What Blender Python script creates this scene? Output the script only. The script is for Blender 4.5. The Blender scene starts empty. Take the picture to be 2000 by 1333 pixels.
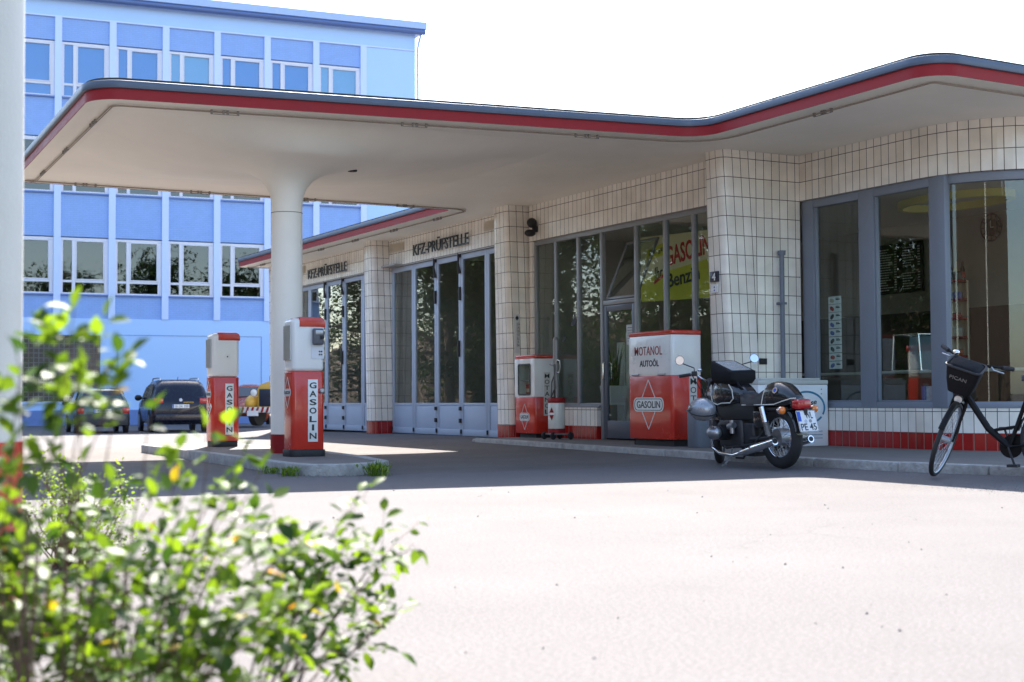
import bpy, bmesh, math, random
from mathutils import Vector, Matrix, Euler
sin, cos, pi, rad = math.sin, math.cos, math.pi, math.radians
SC = bpy.context.scene
COL = SC.collection
rnd = random.Random(7)

# ------------------------------------------------------------------ camera, sky, sun, exposure
F_PX, EYE = 2778.0, 0.77
cd = bpy.data.cameras.new('camera')
cam = bpy.data.objects.new('camera', cd)
COL.objects.link(cam)
cd.sensor_width = 36.0
cd.lens = 36.0 * F_PX / 2000.0
cd.clip_start, cd.clip_end = 0.1, 3000
_yaw, _pit, _roll = rad(28.2), math.atan(112 / F_PX), 0.0058
f0 = Vector((-cos(_yaw), sin(_yaw), 0))
r0 = Vector((f0.y, -f0.x, 0))
u0 = Vector((0, 0, 1))
fw = cos(_pit) * f0 + sin(_pit) * u0
up = -sin(_pit) * f0 + cos(_pit) * u0
rt = cos(_roll) * r0 - sin(_roll) * up
up = sin(_roll) * r0 + cos(_roll) * up
m3 = Matrix((rt, up, -fw)).transposed()
cam.matrix_world = Matrix.Translation((0, 0, EYE)) @ m3.to_4x4()
cd.dof.use_dof = True
cd.dof.focus_distance = 16.5
cd.dof.aperture_fstop = 3.4
SC.camera = cam

SUN_EL = rad(45.5)
sd = Vector((0.917, -0.385, 0)).normalized()          # the way the light travels over the ground
W = bpy.data.worlds.new('World')
SC.world = W
W.use_nodes = True
nt = W.node_tree
for n in list(nt.nodes):
    nt.nodes.remove(n)
sky = nt.nodes.new('ShaderNodeTexSky')
sky.sky_type = 'NISHITA'
sky.sun_disc = False
sky.sun_elevation = SUN_EL
sky.sun_rotation = math.atan2(-sd.x, -sd.y)
sky.air_density, sky.dust_density, sky.ozone_density = 1.0, 1.2, 1.0
bg = nt.nodes.new('ShaderNodeBackground')
bg.inputs['Strength'].default_value = 0.13
wo = nt.nodes.new('ShaderNodeOutputWorld')
nt.links.new(sky.outputs[0], bg.inputs['Color'])
nt.links.new(bg.outputs[0], wo.inputs['Surface'])
ld = bpy.data.lights.new('sun', 'SUN')
ld.energy, ld.angle, ld.color = 4.7, rad(0.53), (1.0, 0.95, 0.88)
sun = bpy.data.objects.new('sun', ld)
COL.objects.link(sun)
ldir = Vector((sd.x * cos(SUN_EL), sd.y * cos(SUN_EL), -sin(SUN_EL)))
sun.rotation_euler = ldir.to_track_quat('-Z', 'Y').to_euler()
sun.location = (-30, 12, 40)
SC.view_settings.view_transform = 'Standard'
SC.view_settings.look = 'None'
SC.view_settings.exposure = 2.0
SC.view_settings.gamma = 1.0
SC.cycles.use_denoising = True
SC.cycles.transparent_max_bounces = 24
SC.cycles.max_bounces = 10

# ------------------------------------------------------------------ materials
MATS = {}
def mat(name, col, rough=0.5, metal=0.0, var=0.08, vscale=6.0, bump=0.0, bscale=60.0, spec=0.5, coat=0.0, emit=0):
    """Principled paint with a little procedural unevenness in colour, gloss and surface."""
    if name in MATS:
        return MATS[name]
    m = bpy.data.materials.new(name)
    m.use_nodes = True
    t = m.node_tree
    b = t.nodes['Principled BSDF']
    b.inputs['Metallic'].default_value = metal
    b.inputs['Specular IOR Level'].default_value = spec
    b.inputs['Coat Weight'].default_value = coat
    tc = t.nodes.new('ShaderNodeTexCoord')
    no = t.nodes.new('ShaderNodeTexNoise')
    no.inputs['Scale'].default_value = vscale
    no.inputs['Detail'].default_value = 6
    no.inputs['Roughness'].default_value = 0.65
    t.links.new(tc.outputs['Object'], no.inputs['Vector'])
    mx = t.nodes.new('ShaderNodeMix')
    mx.data_type = 'RGBA'
    c = list(col)
    mx.inputs[6].default_value = [max(0, v * (1 - var * 1.6)) for v in c] + [1]
    mx.inputs[7].default_value = [min(1, v * (1 + var)) for v in c] + [1]
    t.links.new(no.outputs['Fac'], mx.inputs[0])
    t.links.new(mx.outputs[2], b.inputs['Base Color'])
    mr = t.nodes.new('ShaderNodeMapRange')
    mr.inputs[3].default_value = max(0.02, rough - 0.08)
    mr.inputs[4].default_value = min(1, rough + 0.1)
    t.links.new(no.outputs['Fac'], mr.inputs[0])
    t.links.new(mr.outputs[0], b.inputs['Roughness'])
    if bump:
        n2 = t.nodes.new('ShaderNodeTexNoise')
        n2.inputs['Scale'].default_value = bscale
        n2.inputs['Detail'].default_value = 4
        t.links.new(tc.outputs['Object'], n2.inputs['Vector'])
        bp = t.nodes.new('ShaderNodeBump')
        bp.inputs['Strength'].default_value = bump
        bp.inputs['Distance'].default_value = 0.02
        t.links.new(n2.outputs['Fac'], bp.inputs['Height'])
        t.links.new(bp.outputs[0], b.inputs['Normal'])
    MATS[name] = m
    return m

def tile_mat(name, c1, c2, mortar, bw, rh, ms, rough=0.16, off=0.0, bump=0.4, lo=0.84, hi=1.06):
    m = bpy.data.materials.new(name)
    m.use_nodes = True
    t = m.node_tree
    b = t.nodes['Principled BSDF']
    uv = t.nodes.new('ShaderNodeUVMap')
    br = t.nodes.new('ShaderNodeTexBrick')
    br.offset = off
    br.squash = 1
    br.inputs['Scale'].default_value = 1
    br.inputs['Brick Width'].default_value = bw
    br.inputs['Row Height'].default_value = rh
    br.inputs['Mortar Size'].default_value = ms
    br.inputs['Mortar Smooth'].default_value = 0.1
    br.inputs['Bias'].default_value = -0.15
    br.inputs['Color1'].default_value = list(c1) + [1]
    br.inputs['Color2'].default_value = list(c2) + [1]
    br.inputs['Mortar'].default_value = list(mortar) + [1]
    t.links.new(uv.outputs[0], br.inputs['Vector'])
    no = t.nodes.new('ShaderNodeTexNoise')
    no.inputs['Scale'].default_value = 3.0
    no.inputs['Detail'].default_value = 8
    t.links.new(uv.outputs[0], no.inputs['Vector'])
    mr = t.nodes.new('ShaderNodeMapRange')
    mr.inputs[1].default_value, mr.inputs[2].default_value = 0.3, 0.75
    mr.inputs[3].default_value, mr.inputs[4].default_value = lo, hi
    t.links.new(no.outputs['Fac'], mr.inputs[0])
    mx = t.nodes.new('ShaderNodeMix')
    mx.data_type = 'RGBA'
    mx.blend_type = 'MULTIPLY'
    mx.inputs[0].default_value = 1
    t.links.new(br.outputs['Color'], mx.inputs[6])
    t.links.new(mr.outputs[0], mx.inputs[7])
    t.links.new(mx.outputs[2], b.inputs['Base Color'])
    r = t.nodes.new('ShaderNodeMapRange')
    r.inputs[3].default_value, r.inputs[4].default_value = rough, 0.85
    t.links.new(br.outputs['Fac'], r.inputs[0])
    t.links.new(r.outputs[0], b.inputs['Roughness'])
    bp = t.nodes.new('ShaderNodeBump')
    bp.invert = True
    bp.inputs['Strength'].default_value = bump
    bp.inputs['Distance'].default_value = 0.008
    t.links.new(br.outputs['Fac'], bp.inputs['Height'])
    t.links.new(bp.outputs[0], b.inputs['Normal'])
    return m

def glass_mat(name, tint, f0_=0.06, streak=0.0):
    """Window glass: clear with a tint, mirror-like at a slant."""
    m = bpy.data.materials.new(name)
    m.use_nodes = True
    t = m.node_tree
    for n in list(t.nodes):
        t.nodes.remove(n)
    o = t.nodes.new('ShaderNodeOutputMaterial')
    tr = t.nodes.new('ShaderNodeBsdfTransparent')
    tr.inputs[0].default_value = list(tint) + [1]
    gl = t.nodes.new('ShaderNodeBsdfGlossy')
    gl.inputs['Roughness'].default_value = 0.01
    gl.inputs['Color'].default_value = (1, 1, 1, 1)
    lw = t.nodes.new('ShaderNodeLayerWeight')
    lw.inputs[0].default_value = 0.5
    p = t.nodes.new('ShaderNodeMath'); p.operation = 'POWER'
    p.inputs[1].default_value = 4.0
    a = t.nodes.new('ShaderNodeMath'); a.operation = 'MULTIPLY_ADD'
    a.inputs[1].default_value = 0.75
    a.inputs[2].default_value = f0_
    t.links.new(lw.outputs['Facing'], p.inputs[0])
    t.links.new(p.outputs[0], a.inputs[0])
    mx = t.nodes.new('ShaderNodeMixShader')
    t.links.new(a.outputs[0], mx.inputs[0])
    t.links.new(tr.outputs[0], mx.inputs[1])
    t.links.new(gl.outputs[0], mx.inputs[2])
    t.links.new(mx.outputs[0], o.inputs[0])
    # gentle waviness of old sheet glass
    tc = t.nodes.new('ShaderNodeTexCoord')
    no = t.nodes.new('ShaderNodeTexNoise')
    no.inputs['Scale'].default_value = 1.3
    t.links.new(tc.outputs['Object'], no.inputs['Vector'])
    bp = t.nodes.new('ShaderNodeBump')
    bp.inputs['Strength'].default_value = 0.02
    bp.inputs['Distance'].default_value = 0.05
    t.links.new(no.outputs['Fac'], bp.inputs['Height'])
    t.links.new(bp.outputs[0], gl.inputs['Normal'])
    return m

def leaf_mat(name, c1, c2, trans, odd=None, spec=0.28):
    m = bpy.data.materials.new(name)
    m.use_nodes = True
    t = m.node_tree
    for n in list(t.nodes):
        t.nodes.remove(n)
    o = t.nodes.new('ShaderNodeOutputMaterial')
    g = t.nodes.new('ShaderNodeNewGeometry')
    rp = t.nodes.new('ShaderNodeValToRGB')
    rp.color_ramp.elements[0].color = list(c1) + [1]
    rp.color_ramp.elements[1].color = list(c2) + [1]
    if odd:
        rp.color_ramp.elements[1].position = 0.985
        e = rp.color_ramp.elements.new(0.996)
        e.color = list(odd) + [1]
    t.links.new(g.outputs['Random Per Island'], rp.inputs[0])
    pb = t.nodes.new('ShaderNodeBsdfPrincipled')
    pb.inputs['Roughness'].default_value = 0.52
    pb.inputs['Specular IOR Level'].default_value = spec
    t.links.new(rp.outputs[0], pb.inputs['Base Color'])
    tl = t.nodes.new('ShaderNodeBsdfTranslucent')
    hs = t.nodes.new('ShaderNodeMix')
    hs.data_type = 'RGBA'
    hs.blend_type = 'MULTIPLY'
    hs.inputs[0].default_value = 1
    hs.inputs[7].default_value = (2.2, 1.8, 0.7, 1)
    t.links.new(rp.outputs[0], hs.inputs[6])
    t.links.new(hs.outputs[2], tl.inputs[0])
    mx = t.nodes.new('ShaderNodeMixShader')
    mx.inputs[0].default_value = trans
    t.links.new(pb.outputs[0], mx.inputs[1])
    t.links.new(tl.outputs[0], mx.inputs[2])
    t.links.new(mx.outputs[0], o.inputs[0])
    return m

def ground_mat():
    m = bpy.data.materials.new('asphalt')
    m.use_nodes = True
    t = m.node_tree
    N, L = t.nodes.new, t.links.new
    b = t.nodes['Principled BSDF']
    b.inputs['Specular IOR Level'].default_value = 0.25
    tc = N('ShaderNodeTexCoord')
    def noise(sc, det=5, ro=0.6):
        n = N('ShaderNodeTexNoise')
        n.inputs['Scale'].default_value = sc
        n.inputs['Detail'].default_value = det
        n.inputs['Roughness'].default_value = ro
        L(tc.outputs['Object'], n.inputs['Vector'])
        return n.outputs['Fac']
    def rng(src, a, b_, c, d):
        r = N('ShaderNodeMapRange')
        for i, v in enumerate((a, b_, c, d)):
            r.inputs[i + 1].default_value = v
        L(src, r.inputs[0])
        return r.outputs[0]
    def mix(fac, c1, c2, mode='MIX'):
        x = N('ShaderNodeMix')
        x.data_type = 'RGBA'
        x.blend_type = mode
        for s, v in ((0, fac), (6, c1), (7, c2)):
            if isinstance(v, (int, float)):
                x.inputs[s].default_value = v
            elif isinstance(v, tuple):
                x.inputs[s].default_value = list(v) + [1]
            else:
                L(v, x.inputs[s])
        return x.outputs[2]
    def mth(op, a, b_):
        x = N('ShaderNodeMath')
        x.operation = op
        for s, v in ((0, a), (1, b_)):
            if isinstance(v, (int, float)):
                x.inputs[s].default_value = v
            else:
                L(v, x.inputs[s])
        return x.outputs[0]
    sx = N('ShaderNodeSeparateXYZ')
    L(tc.outputs['Object'], sx.inputs[0])
    # concrete apron under the canopy, its edge a wandering line near x = -13.3
    edge = mth('ADD', sx.outputs[0], mth('MULTIPLY', noise(1.2), 0.6))
    apron = rng(edge, -13.06, -13.0, 1.0, 0.0)
    far = rng(sx.outputs[0], -24.0, -23.2, 0.0, 1.0)
    apron = mth('MULTIPLY', apron, far)
    base = mix(rng(noise(0.8, 9), 0.25, 0.75, 0, 1), (0.146, 0.133, 0.129), (0.178, 0.163, 0.158))
    conc = mix(rng(noise(0.9, 7), 0.3, 0.7, 0, 1), (0.13, 0.111, 0.1), (0.175, 0.154, 0.14))
    c = mix(apron, base, conc)
    c = mix(1.0, c, rng(noise(55, 3, 0.7), 0.25, 0.8, 0.62, 1.28), 'MULTIPLY')
    c = mix(1.0, c, rng(noise(240, 2, 0.6), 0.3, 0.75, 0.5, 1.4), 'MULTIPLY')
    c = mix(rng(noise(2.3, 8, 0.7), 0.62, 0.78, 0, 0.35), c, (0.12, 0.11, 0.105))
    # cracks
    dn = N('ShaderNodeTexNoise')
    dn.inputs['Scale'].default_value = 1.6
    dn.inputs['Detail'].default_value = 6
    L(tc.outputs['Object'], dn.inputs['Vector'])
    va = N('ShaderNodeVectorMath'); va.operation = 'MULTIPLY_ADD'
    va.inputs[1].default_value = (0.9, 0.9, 0)
    L(dn.outputs['Color'], va.inputs[0])
    L(tc.outputs['Object'], va.inputs[2])
    vo = N('ShaderNodeTexVoronoi')
    vo.feature = 'DISTANCE_TO_EDGE'
    vo.inputs['Scale'].default_value = 0.42
    L(va.outputs[0], vo.inputs['Vector'])
    crack = rng(vo.outputs['Distance'], 0.0, 0.006, 1.0, 0.0)
    crack = mth('MULTIPLY', crack, rng(noise(0.35), 0.45, 0.6, 0.0, 0.45))
    c = mix(crack, c, (0.09, 0.085, 0.08))
    # sparse dark specks
    v2 = N('ShaderNodeTexVoronoi')
    v2.inputs['Scale'].default_value = 3.1
    L(tc.outputs['Object'], v2.inputs['Vector'])
    c = mix(rng(v2.outputs['Distance'], 0.018, 0.032, 0.7, 0.0), c, (0.07, 0.065, 0.06))
    L(c, b.inputs['Base Color'])
    b.inputs['Roughness'].default_value = 0.9
    bp = N('ShaderNodeBump')
    bp.inputs['Strength'].default_value = 0.5
    bp.inputs['Distance'].default_value = 0.01
    hh = mth('SUBTRACT', noise(130, 3, 0.7), mth('MULTIPLY', crack, 1.5))
    L(hh, bp.inputs['Height'])
    L(bp.outputs[0], b.inputs['Normal'])
    return m

CREAM = mat('cream_paint', (0.9, 0.86, 0.76), 0.55, var=0.09, vscale=0.8, bump=0.05, bscale=30)
WHITE = mat('white_enamel', (0.8, 0.79, 0.75), 0.22, var=0.05, vscale=3, coat=0.4)
WHITEP = mat('white_sign', (0.78, 0.78, 0.75), 0.3, var=0.04)
RED = mat('red_enamel', (0.58, 0.032, 0.016), 0.24, var=0.16, vscale=3, coat=0.4)
REDDULL = mat('red_fascia', (0.28, 0.01, 0.013), 0.5, var=0.12, vscale=2, spec=0.3)
REDTILE = tile_mat('red_tiles', (0.4, 0.016, 0.012), (0.3, 0.012, 0.012), (0.26, 0.16, 0.12), 0.132, 0.4, 0.006)
TILE = tile_mat('ivory_tiles', (0.9, 0.85, 0.765), (0.78, 0.72, 0.62), (0.075, 0.052, 0.04), 0.132, 0.257, 0.0045)
BLACK = mat('black_paint', (0.012, 0.012, 0.014), 0.22, coat=0.6, var=0.1)
BLACKM = mat('black_matt', (0.018, 0.018, 0.02), 0.6, var=0.15)
DARK = mat('dark_letters', (0.02, 0.024, 0.028), 0.4)
RUBBER = mat('rubber', (0.022, 0.022, 0.024), 0.75, var=0.2, bump=0.1)
CHROME = mat('chrome', (0.82, 0.82, 0.83), 0.08, 1.0, var=0.03)
ALU = mat('aluminium', (0.42, 0.43, 0.45), 0.38, 0.9, var=0.1)
STEEL = mat('dull_steel', (0.3, 0.29, 0.28), 0.5, 0.7, var=0.2)
GREYF = mat('blue_grey_paint', (0.2, 0.225, 0.27), 0.4, var=0.08, vscale=2)
DOORP = mat('door_paint', (0.4, 0.46, 0.56), 0.45, var=0.1, vscale=1.5)
EDGE = mat('roof_edge_metal', (0.085, 0.11, 0.155), 0.4, 0.2, var=0.12)
ROOFT = mat('roof_felt', (0.05, 0.05, 0.05), 0.9, var=0.2)
GLASS = glass_mat('shop_glass', (0.86, 0.9, 0.88), 0.035)
GLASSD = glass_mat('dark_glass', (0.3, 0.34, 0.33), 0.06)
KERB = mat('kerb_stone', (0.4, 0.385, 0.36), 0.9, var=0.45, vscale=9, bump=0.8, bscale=38)
PAVE = mat('pavement_concrete', (0.17, 0.15, 0.135), 0.85, var=0.25, vscale=2.5, bump=0.25, bscale=90)
INWALL = mat('interior_plaster', (0.62, 0.58, 0.5), 0.7, var=0.05)
INDARK = mat('interior_dark', (0.07, 0.06, 0.055), 0.6, var=0.2)

# ------------------------------------------------------------------ mesh building
class B:
    def __init__(s, M=None):
        s.v, s.f, s.u = [], [], {}
        s.M = M or Matrix.Identity(4)
    def add(s, vs, fs, uv=None):
        o = len(s.v)
        s.v += [s.M @ Vector(p) for p in vs]
        for f in fs:
            s.f.append(tuple(i + o for i in f))
        if uv:
            for i, w in enumerate(uv):
                s.u[o + i] = w
        return s
    def box(s, x0, x1, y0, y1, z0, z1):
        vs = [(x, y, z) for z in (z0, z1) for y in (y0, y1) for x in (x0, x1)]
        return s.add(vs, [(0, 2, 3, 1), (4, 5, 7, 6), (0, 1, 5, 4), (2, 6, 7, 3), (0, 4, 6, 2), (1, 3, 7, 5)])
    def loft(s, secs, cap=True, closed=True, loop=False, uv=None):
        n = len(secs[0])
        vs = [p for q in secs for p in q]
        fs = []
        K = len(secs)
        for k in range(K if loop else K - 1):
            k2 = (k + 1) % K
            for i in range(n if closed else n - 1):
                j = (i + 1) % n
                fs.append((k * n + i, k * n + j, k2 * n + j, k2 * n + i))
        if cap and not loop:
            fs.append(tuple(range(n - 1, -1, -1)))
            fs.append(tuple((K - 1) * n + i for i in range(n)))
        return s.add(vs, fs, uv)
    def prism(s, poly, z0, z1):
        return s.loft([[(x, y, z0) for x, y in poly], [(x, y, z1) for x, y in poly]])
    def cyl(s, p0, p1, r0, r1=None, n=16, cap=True):
        p0, p1 = Vector(p0), Vector(p1)
        r1 = r0 if r1 is None else r1
        d = (p1 - p0).normalized()
        a = d.orthogonal().normalized()
        b = d.cross(a)
        R = lambda p, r: [p + r * (cos(2 * pi * i / n) * a + sin(2 * pi * i / n) * b) for i in range(n)]
        return s.loft([R(p0, r0), R(p1, r1)], cap)
    def tube(s, pts, r, n=8, cap=True):
        pts = [Vector(p) for p in pts]
        rs = r if isinstance(r, (list, tuple)) else [r] * len(pts)
        a = None
        secs = []
        for i, p in enumerate(pts):
            d = (pts[min(i + 1, len(pts) - 1)] - pts[max(i - 1, 0)]).normalized()
            a = d.orthogonal().normalized() if a is None else (a - a.dot(d) * d).normalized()
            b = d.cross(a)
            secs.append([p + rs[i] * (cos(2 * pi * k / n) * a + sin(2 * pi * k / n) * b) for k in range(n)])
        return s.loft(secs, cap)
    def lathe(s, prof, c=(0, 0, 0), axis=(0, 0, 1), n=32, cap=True):
        c, d = Vector(c), Vector(axis).normalized()
        a = d.orthogonal().normalized()
        b = d.cross(a)
        secs = [[c + z * d + r * (cos(2 * pi * k / n) * a + sin(2 * pi * k / n) * b) for k in range(n)] for r, z in prof]
        return s.loft(secs, cap)
    def torus(s, c, R, r, axis=(0, 1, 0), n=36, m=10, ry=None):
        c, d = Vector(c), Vector(axis).normalized()
        a = d.orthogonal().normalized()
        b = d.cross(a)
        ry = ry or r
        secs = []
        for i in range(n):
            e = cos(2 * pi * i / n) * a + sin(2 * pi * i / n) * b
            secs.append([c + (R + r * cos(2 * pi * k / m)) * e + ry * sin(2 * pi * k / m) * d for k in range(m)])
        return s.loft(secs, loop=True)
    def ell(s, c, rx, ry, rz, n=20, m=12, R=None):
        c = Vector(c)
        secs = []
        for j in range(1, m):
            t = pi * j / m
            secs.append([Vector((rx * sin(t) * cos(2 * pi * i / n), ry * sin(t) * sin(2 * pi * i / n), -rz * cos(t))) for i in range(n)])
        if R:
            secs = [[R @ p for p in q] for q in secs]
        return s.loft([[c + p for p in q] for q in secs])
    def ring(s, outer, inner, z0, z1):
        """closed band between two outlines of the same length"""
        secs = [[(x, y, z0) for x, y in outer], [(x, y, z1) for x, y in outer], [(x, y, z1) for x, y in inner], [(x, y, z0) for x, y in inner]]
        return s.loft(secs, loop=True)
    def build(s, name, m, parent=None, bevel=0, seg=2, smooth=None, ang=35):
        me = bpy.data.meshes.new(name)
        off = Vector((0, 0, 0))
        me.from_pydata([tuple(p) for p in s.v], [], s.f)
        if s.u:
            ul = me.uv_layers.new(name='UVMap')
            for lp in me.loops:
                ul.data[lp.index].uv = s.u.get(lp.vertex_index, (0, 0))
        bm = bmesh.new()
        bm.from_mesh(me)
        if bevel:
            es = [e for e in bm.edges if len(e.link_faces) == 2 and e.calc_face_angle(0) > rad(ang)]
            bmesh.ops.bevel(bm, geom=es, offset=bevel, segments=seg, affect='EDGES', profile=0.5, clamp_overlap=True)
        bmesh.ops.recalc_face_normals(bm, faces=bm.faces)
        bm.to_mesh(me)
        bm.free()
        if smooth is None or smooth:
            me.shade_smooth()
            me.set_sharp_from_angle(angle=rad(smooth or 38))
        me.materials.append(m)
        o = bpy.data.objects.new(name, me)
        COL.objects.link(o)
        if parent:
            o.parent = parent
        return o

def tag(o, label, cat, group=None, kind=None):
    o['label'] = label
    o['category'] = cat
    if group:
        o['group'] = group
    if kind:
        o['kind'] = kind
    return o
def thing(name, label, cat, loc=(0, 0, 0), rotz=0, group=None):
    o = bpy.data.objects.new(name, None)
    COL.objects.link(o)
    o.location = loc
    o.rotation_euler = (0, 0, rotz)
    o.empty_display_size = 0.2
    return tag(o, label, cat, group)
def struct(name, b, m, **k):
    o = b.build(name, m, **k)
    o['kind'] = 'structure'
    return o
def copy_tree(o, parent=None):
    c = o.copy()
    COL.objects.link(c)
    if parent:
        c.parent = parent
    for ch in list(o.children):
        copy_tree(ch, c)
    return c
def rel(root):
    """builder for parts given in place coordinates under an unrotated root"""
    return B(Matrix.Translation(-Vector(root.location)))

_tc = {}
def glyphs(s, bold=0.0, shear=0.0):
    k = (s, bold, shear)
    if k not in _tc:
        cu = bpy.data.curves.new('txt', 'FONT')
        cu.body = s
        cu.size = 1
        cu.offset = bold
        cu.shear = shear
        cu.extrude = 0.5
        cu.resolution_u = 3
        o = bpy.data.objects.new('txt', cu)
        COL.objects.link(o)
        me = bpy.data.meshes.new_from_object(o)
        vs = [v.co.copy() for v in me.vertices]
        fs = [tuple(p.vertices) for p in me.polygons]
        bpy.data.objects.remove(o)
        bpy.data.curves.remove(cu)
        bpy.data.meshes.remove(me)
        x0, x1 = min(v.x for v in vs), max(v.x for v in vs)
        y0, y1 = min(v.y for v in vs), max(v.y for v in vs)
        _tc[k] = ([((v.x - x0) / (x1 - x0) - 0.5, (v.y - y0) / (y1 - y0) - 0.5, v.z) for v in vs], fs, (x1 - x0) / (y1 - y0))
    return _tc[k]
def text(b, s, c, xd, ud, h, w=None, depth=0.004, bold=0.012, shear=0.0):
    """letters centred on c, reading along xd, upright along ud, raised by depth"""
    vs, fs, asp = glyphs(s, bold, shear)
    w = w or h * asp
    c, xd, ud = Vector(c), Vector(xd).normalized(), Vector(ud).normalized()
    n = xd.cross(ud)
    b.add([c + xd * (x * w) + ud * (y * h) + n * (z * depth) for x, y, z in vs], fs)
    return b
def column_text(b, s, c, xd, h_total, w, depth=0.004, bold=0.016):
    n = len(s)
    p = h_total / n
    for i, ch in enumerate(s):
        cc = Vector(c) + Vector((0, 0, h_total / 2 - p * (i + 0.5)))
        text(b, ch, cc, xd, (0, 0, 1), p * 0.72, w * (0.32 if ch == 'I' else 1.0), depth, bold)
    return b

def frame(c, xd, ud):
    xd, ud = Vector(xd).normalized(), Vector(ud).normalized()
    n = xd.cross(ud)
    M = Matrix((xd, ud, n)).transposed().to_4x4()
    M.translation = Vector(c)
    return M
def rrect(w, h, r, n=5):
    pts = []
    for cx, cy, a0 in ((w / 2 - r, h / 2 - r, 0), (-w / 2 + r, h / 2 - r, 90), (-w / 2 + r, -h / 2 + r, 180), (w / 2 - r, -h / 2 + r, 270)):
        for i in range(n + 1):
            a = rad(a0 + 90 * i / n)
            pts.append((cx + r * cos(a), cy + r * sin(a)))
    return pts
def emblem(parent, c, xd, ud, w, h, pw, ph):
    """thin diamond outline with a lettered plate across the middle, lying on a panel"""
    M = frame(c, xd, ud)
    b = B(M)
    lw = 0.02 * h
    def bar(p, q):
        p, q = Vector(p), Vector(q)
        d = (q - p).normalized()
        m = Vector((-d.y, d.x)) * lw / 2
        b.prism([tuple(p - m), tuple(q - m), tuple(q + m), tuple(p + m)], 0, 0.0025)
    for sx in (-1, 1):
        for sy in (-1, 1):
            k = 1 - (ph / 2) / (h / 2)
            bar((0, sy * h / 2), (sx * w / 2 * k, sy * ph / 2))
    b.prism(rrect(pw, ph, ph * 0.42), 0, 0.003)
    e = b.build('emblem', WHITEP, parent, smooth=False)
    return e

def emblem_full(parent, c, xd, ud, w, h, pw, ph):
    M = frame(c, xd, ud)
    e = emblem(parent, c, xd, ud, w, h, pw, ph)
    d = B(M)
    d.ring(rrect(pw * 0.94, ph * 0.84, ph * 0.36), rrect(pw * 0.91, ph * 0.75, ph * 0.33), 0.003, 0.0045)
    d.M = Matrix.Identity(4)
    text(d, 'GASOLIN', M @ Vector((0, 0, 0.004)), xd, ud, ph * 0.5, pw * 0.78, 0.003, 0.014)
    d.build('emblem_text', DARK, e, smooth=False)
    return e

def rounded(pts, radii, n=8):
    out = []
    K = len(pts)
    for i in range(K):
        p, a, c = Vector(pts[i]), Vector(pts[i - 1]), Vector(pts[(i + 1) % K])
        r = radii[i]
        if r == 0:
            out += [tuple(p)] * 1
            continue
        d1, d2 = (a - p).normalized(), (c - p).normalized()
        th = d1.angle(d2)
        L = r / math.tan(th / 2)
        t1, t2 = p + d1 * L, p + d2 * L
        ce = p + (d1 + d2).normalized() * (r / sin(th / 2))
        for k in range(n + 1):
            q = t1.lerp(t2, k / n)
            out.append(tuple(ce + (q - ce).normalized() * r))
    return out
def offset(poly, d):
    """outline moved outward by d (counter-clockwise outline)"""
    out = []
    K = len(poly)
    for i in range(K):
        a, p, c = Vector(poly[i - 1]), Vector(poly[i]), Vector(poly[(i + 1) % K])
        n1 = Vector(((p - a).y, -(p - a).x)).normalized()
        n2 = Vector(((c - p).y, -(c - p).x)).normalized()
        m = n1 + n2
        out.append(tuple(p + m * (d / max(0.3, (1 + n1.dot(n2))))))
    return out

# ------------------------------------------------------------------ ground, pavement, island
def smooth01(t):
    t = max(0.0, min(1.0, t))
    return t * t * (3 - 2 * t)
def gz(x, y):
    a = smooth01((y - 8.2) / 3.0) * 0.075 * smooth01((x + 40) / 6)
    a *= smooth01((34 - y) / 10)
    fl = smooth01((-x - 24) / 16)
    side = smooth01((y - 9.5) / 4.0) * smooth01((x + 41) / 6)
    return a - 0.25 * fl * (1 - side)
xs = [-900, -400, -200, -120, -90] + [-75 + i for i in range(0, 36)] + [-39 + 0.5 * i for i in range(0, 90)] + [7, 9, 12, 20, 60, 200, 500, 900]
ys = [-900, -400, -150, -60, -30, -15, -8] + [-5 + 0.5 * i for i in range(0, 70)] + [31, 35, 45, 60, 120, 300, 900]
b = B()
b.add([(x, y, gz(x, y)) for y in ys for x in xs],
      [(j * len(xs) + i, j * len(xs) + i + 1, (j + 1) * len(xs) + i + 1, (j + 1) * len(xs) + i) for j in range(len(ys) - 1) for i in range(len(xs) - 1)])
struct('ground', b, ground_mat())

kline = [(-20.75, 10.42), (-18.5, 10.26), (-16.5, 10.1), (-14.6, 9.95), (-13.2, 9.84), (-11.6, 9.76), (-10.4, 9.8), (-9.4, 9.95), (-8.2, 10.25), (-6.5, 10.8), (-4.5, 11.8)]
def resample(pts, step):
    out = [Vector(pts[0])]
    for a, c in zip(pts, pts[1:]):
        a, c = Vector(a), Vector(c)
        n = max(1, round((c - a).length / step))
        out += [a.lerp(c, (i + 1) / n) for i in range(n)]
    return out
b = B()
ks = resample(kline, 0.95)
for i, (p, q) in enumerate(zip(ks, ks[1:])):
    d = (q - p).normalized()
    n = Vector((-d.y, d.x))
    g = 0.006
    zt = 0.13 + rnd.uniform(-0.006, 0.006)
    jit = rnd.uniform(-0.008, 0.008)
    pp, qq = p + d * g + n * jit, q - d * g + n * jit
    b.prism([tuple(pp), tuple(qq), tuple(qq + n * 0.13), tuple(pp + n * 0.13)], -0.1, zt)
p = ks[0]
b.prism([(p.x - 0.14, p.y + 0.03), (p.x - 0.012, p.y), (p.x - 0.012, 11.6), (p.x - 0.14, 11.6)], -0.1, 0.115)
struct('kerb', b, KERB, bevel=0.022, seg=2)
b = B()
inner = [(p[0], p[1] + 0.125) for p in kline]
b.prism([tuple(v) for v in inner] + [(-4.5, 16), (-15.2, 16), (-15.2, 12.2), (-20.76, 12.2)], -0.05, 0.126)
struct('pavement', b, PAVE)

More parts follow.
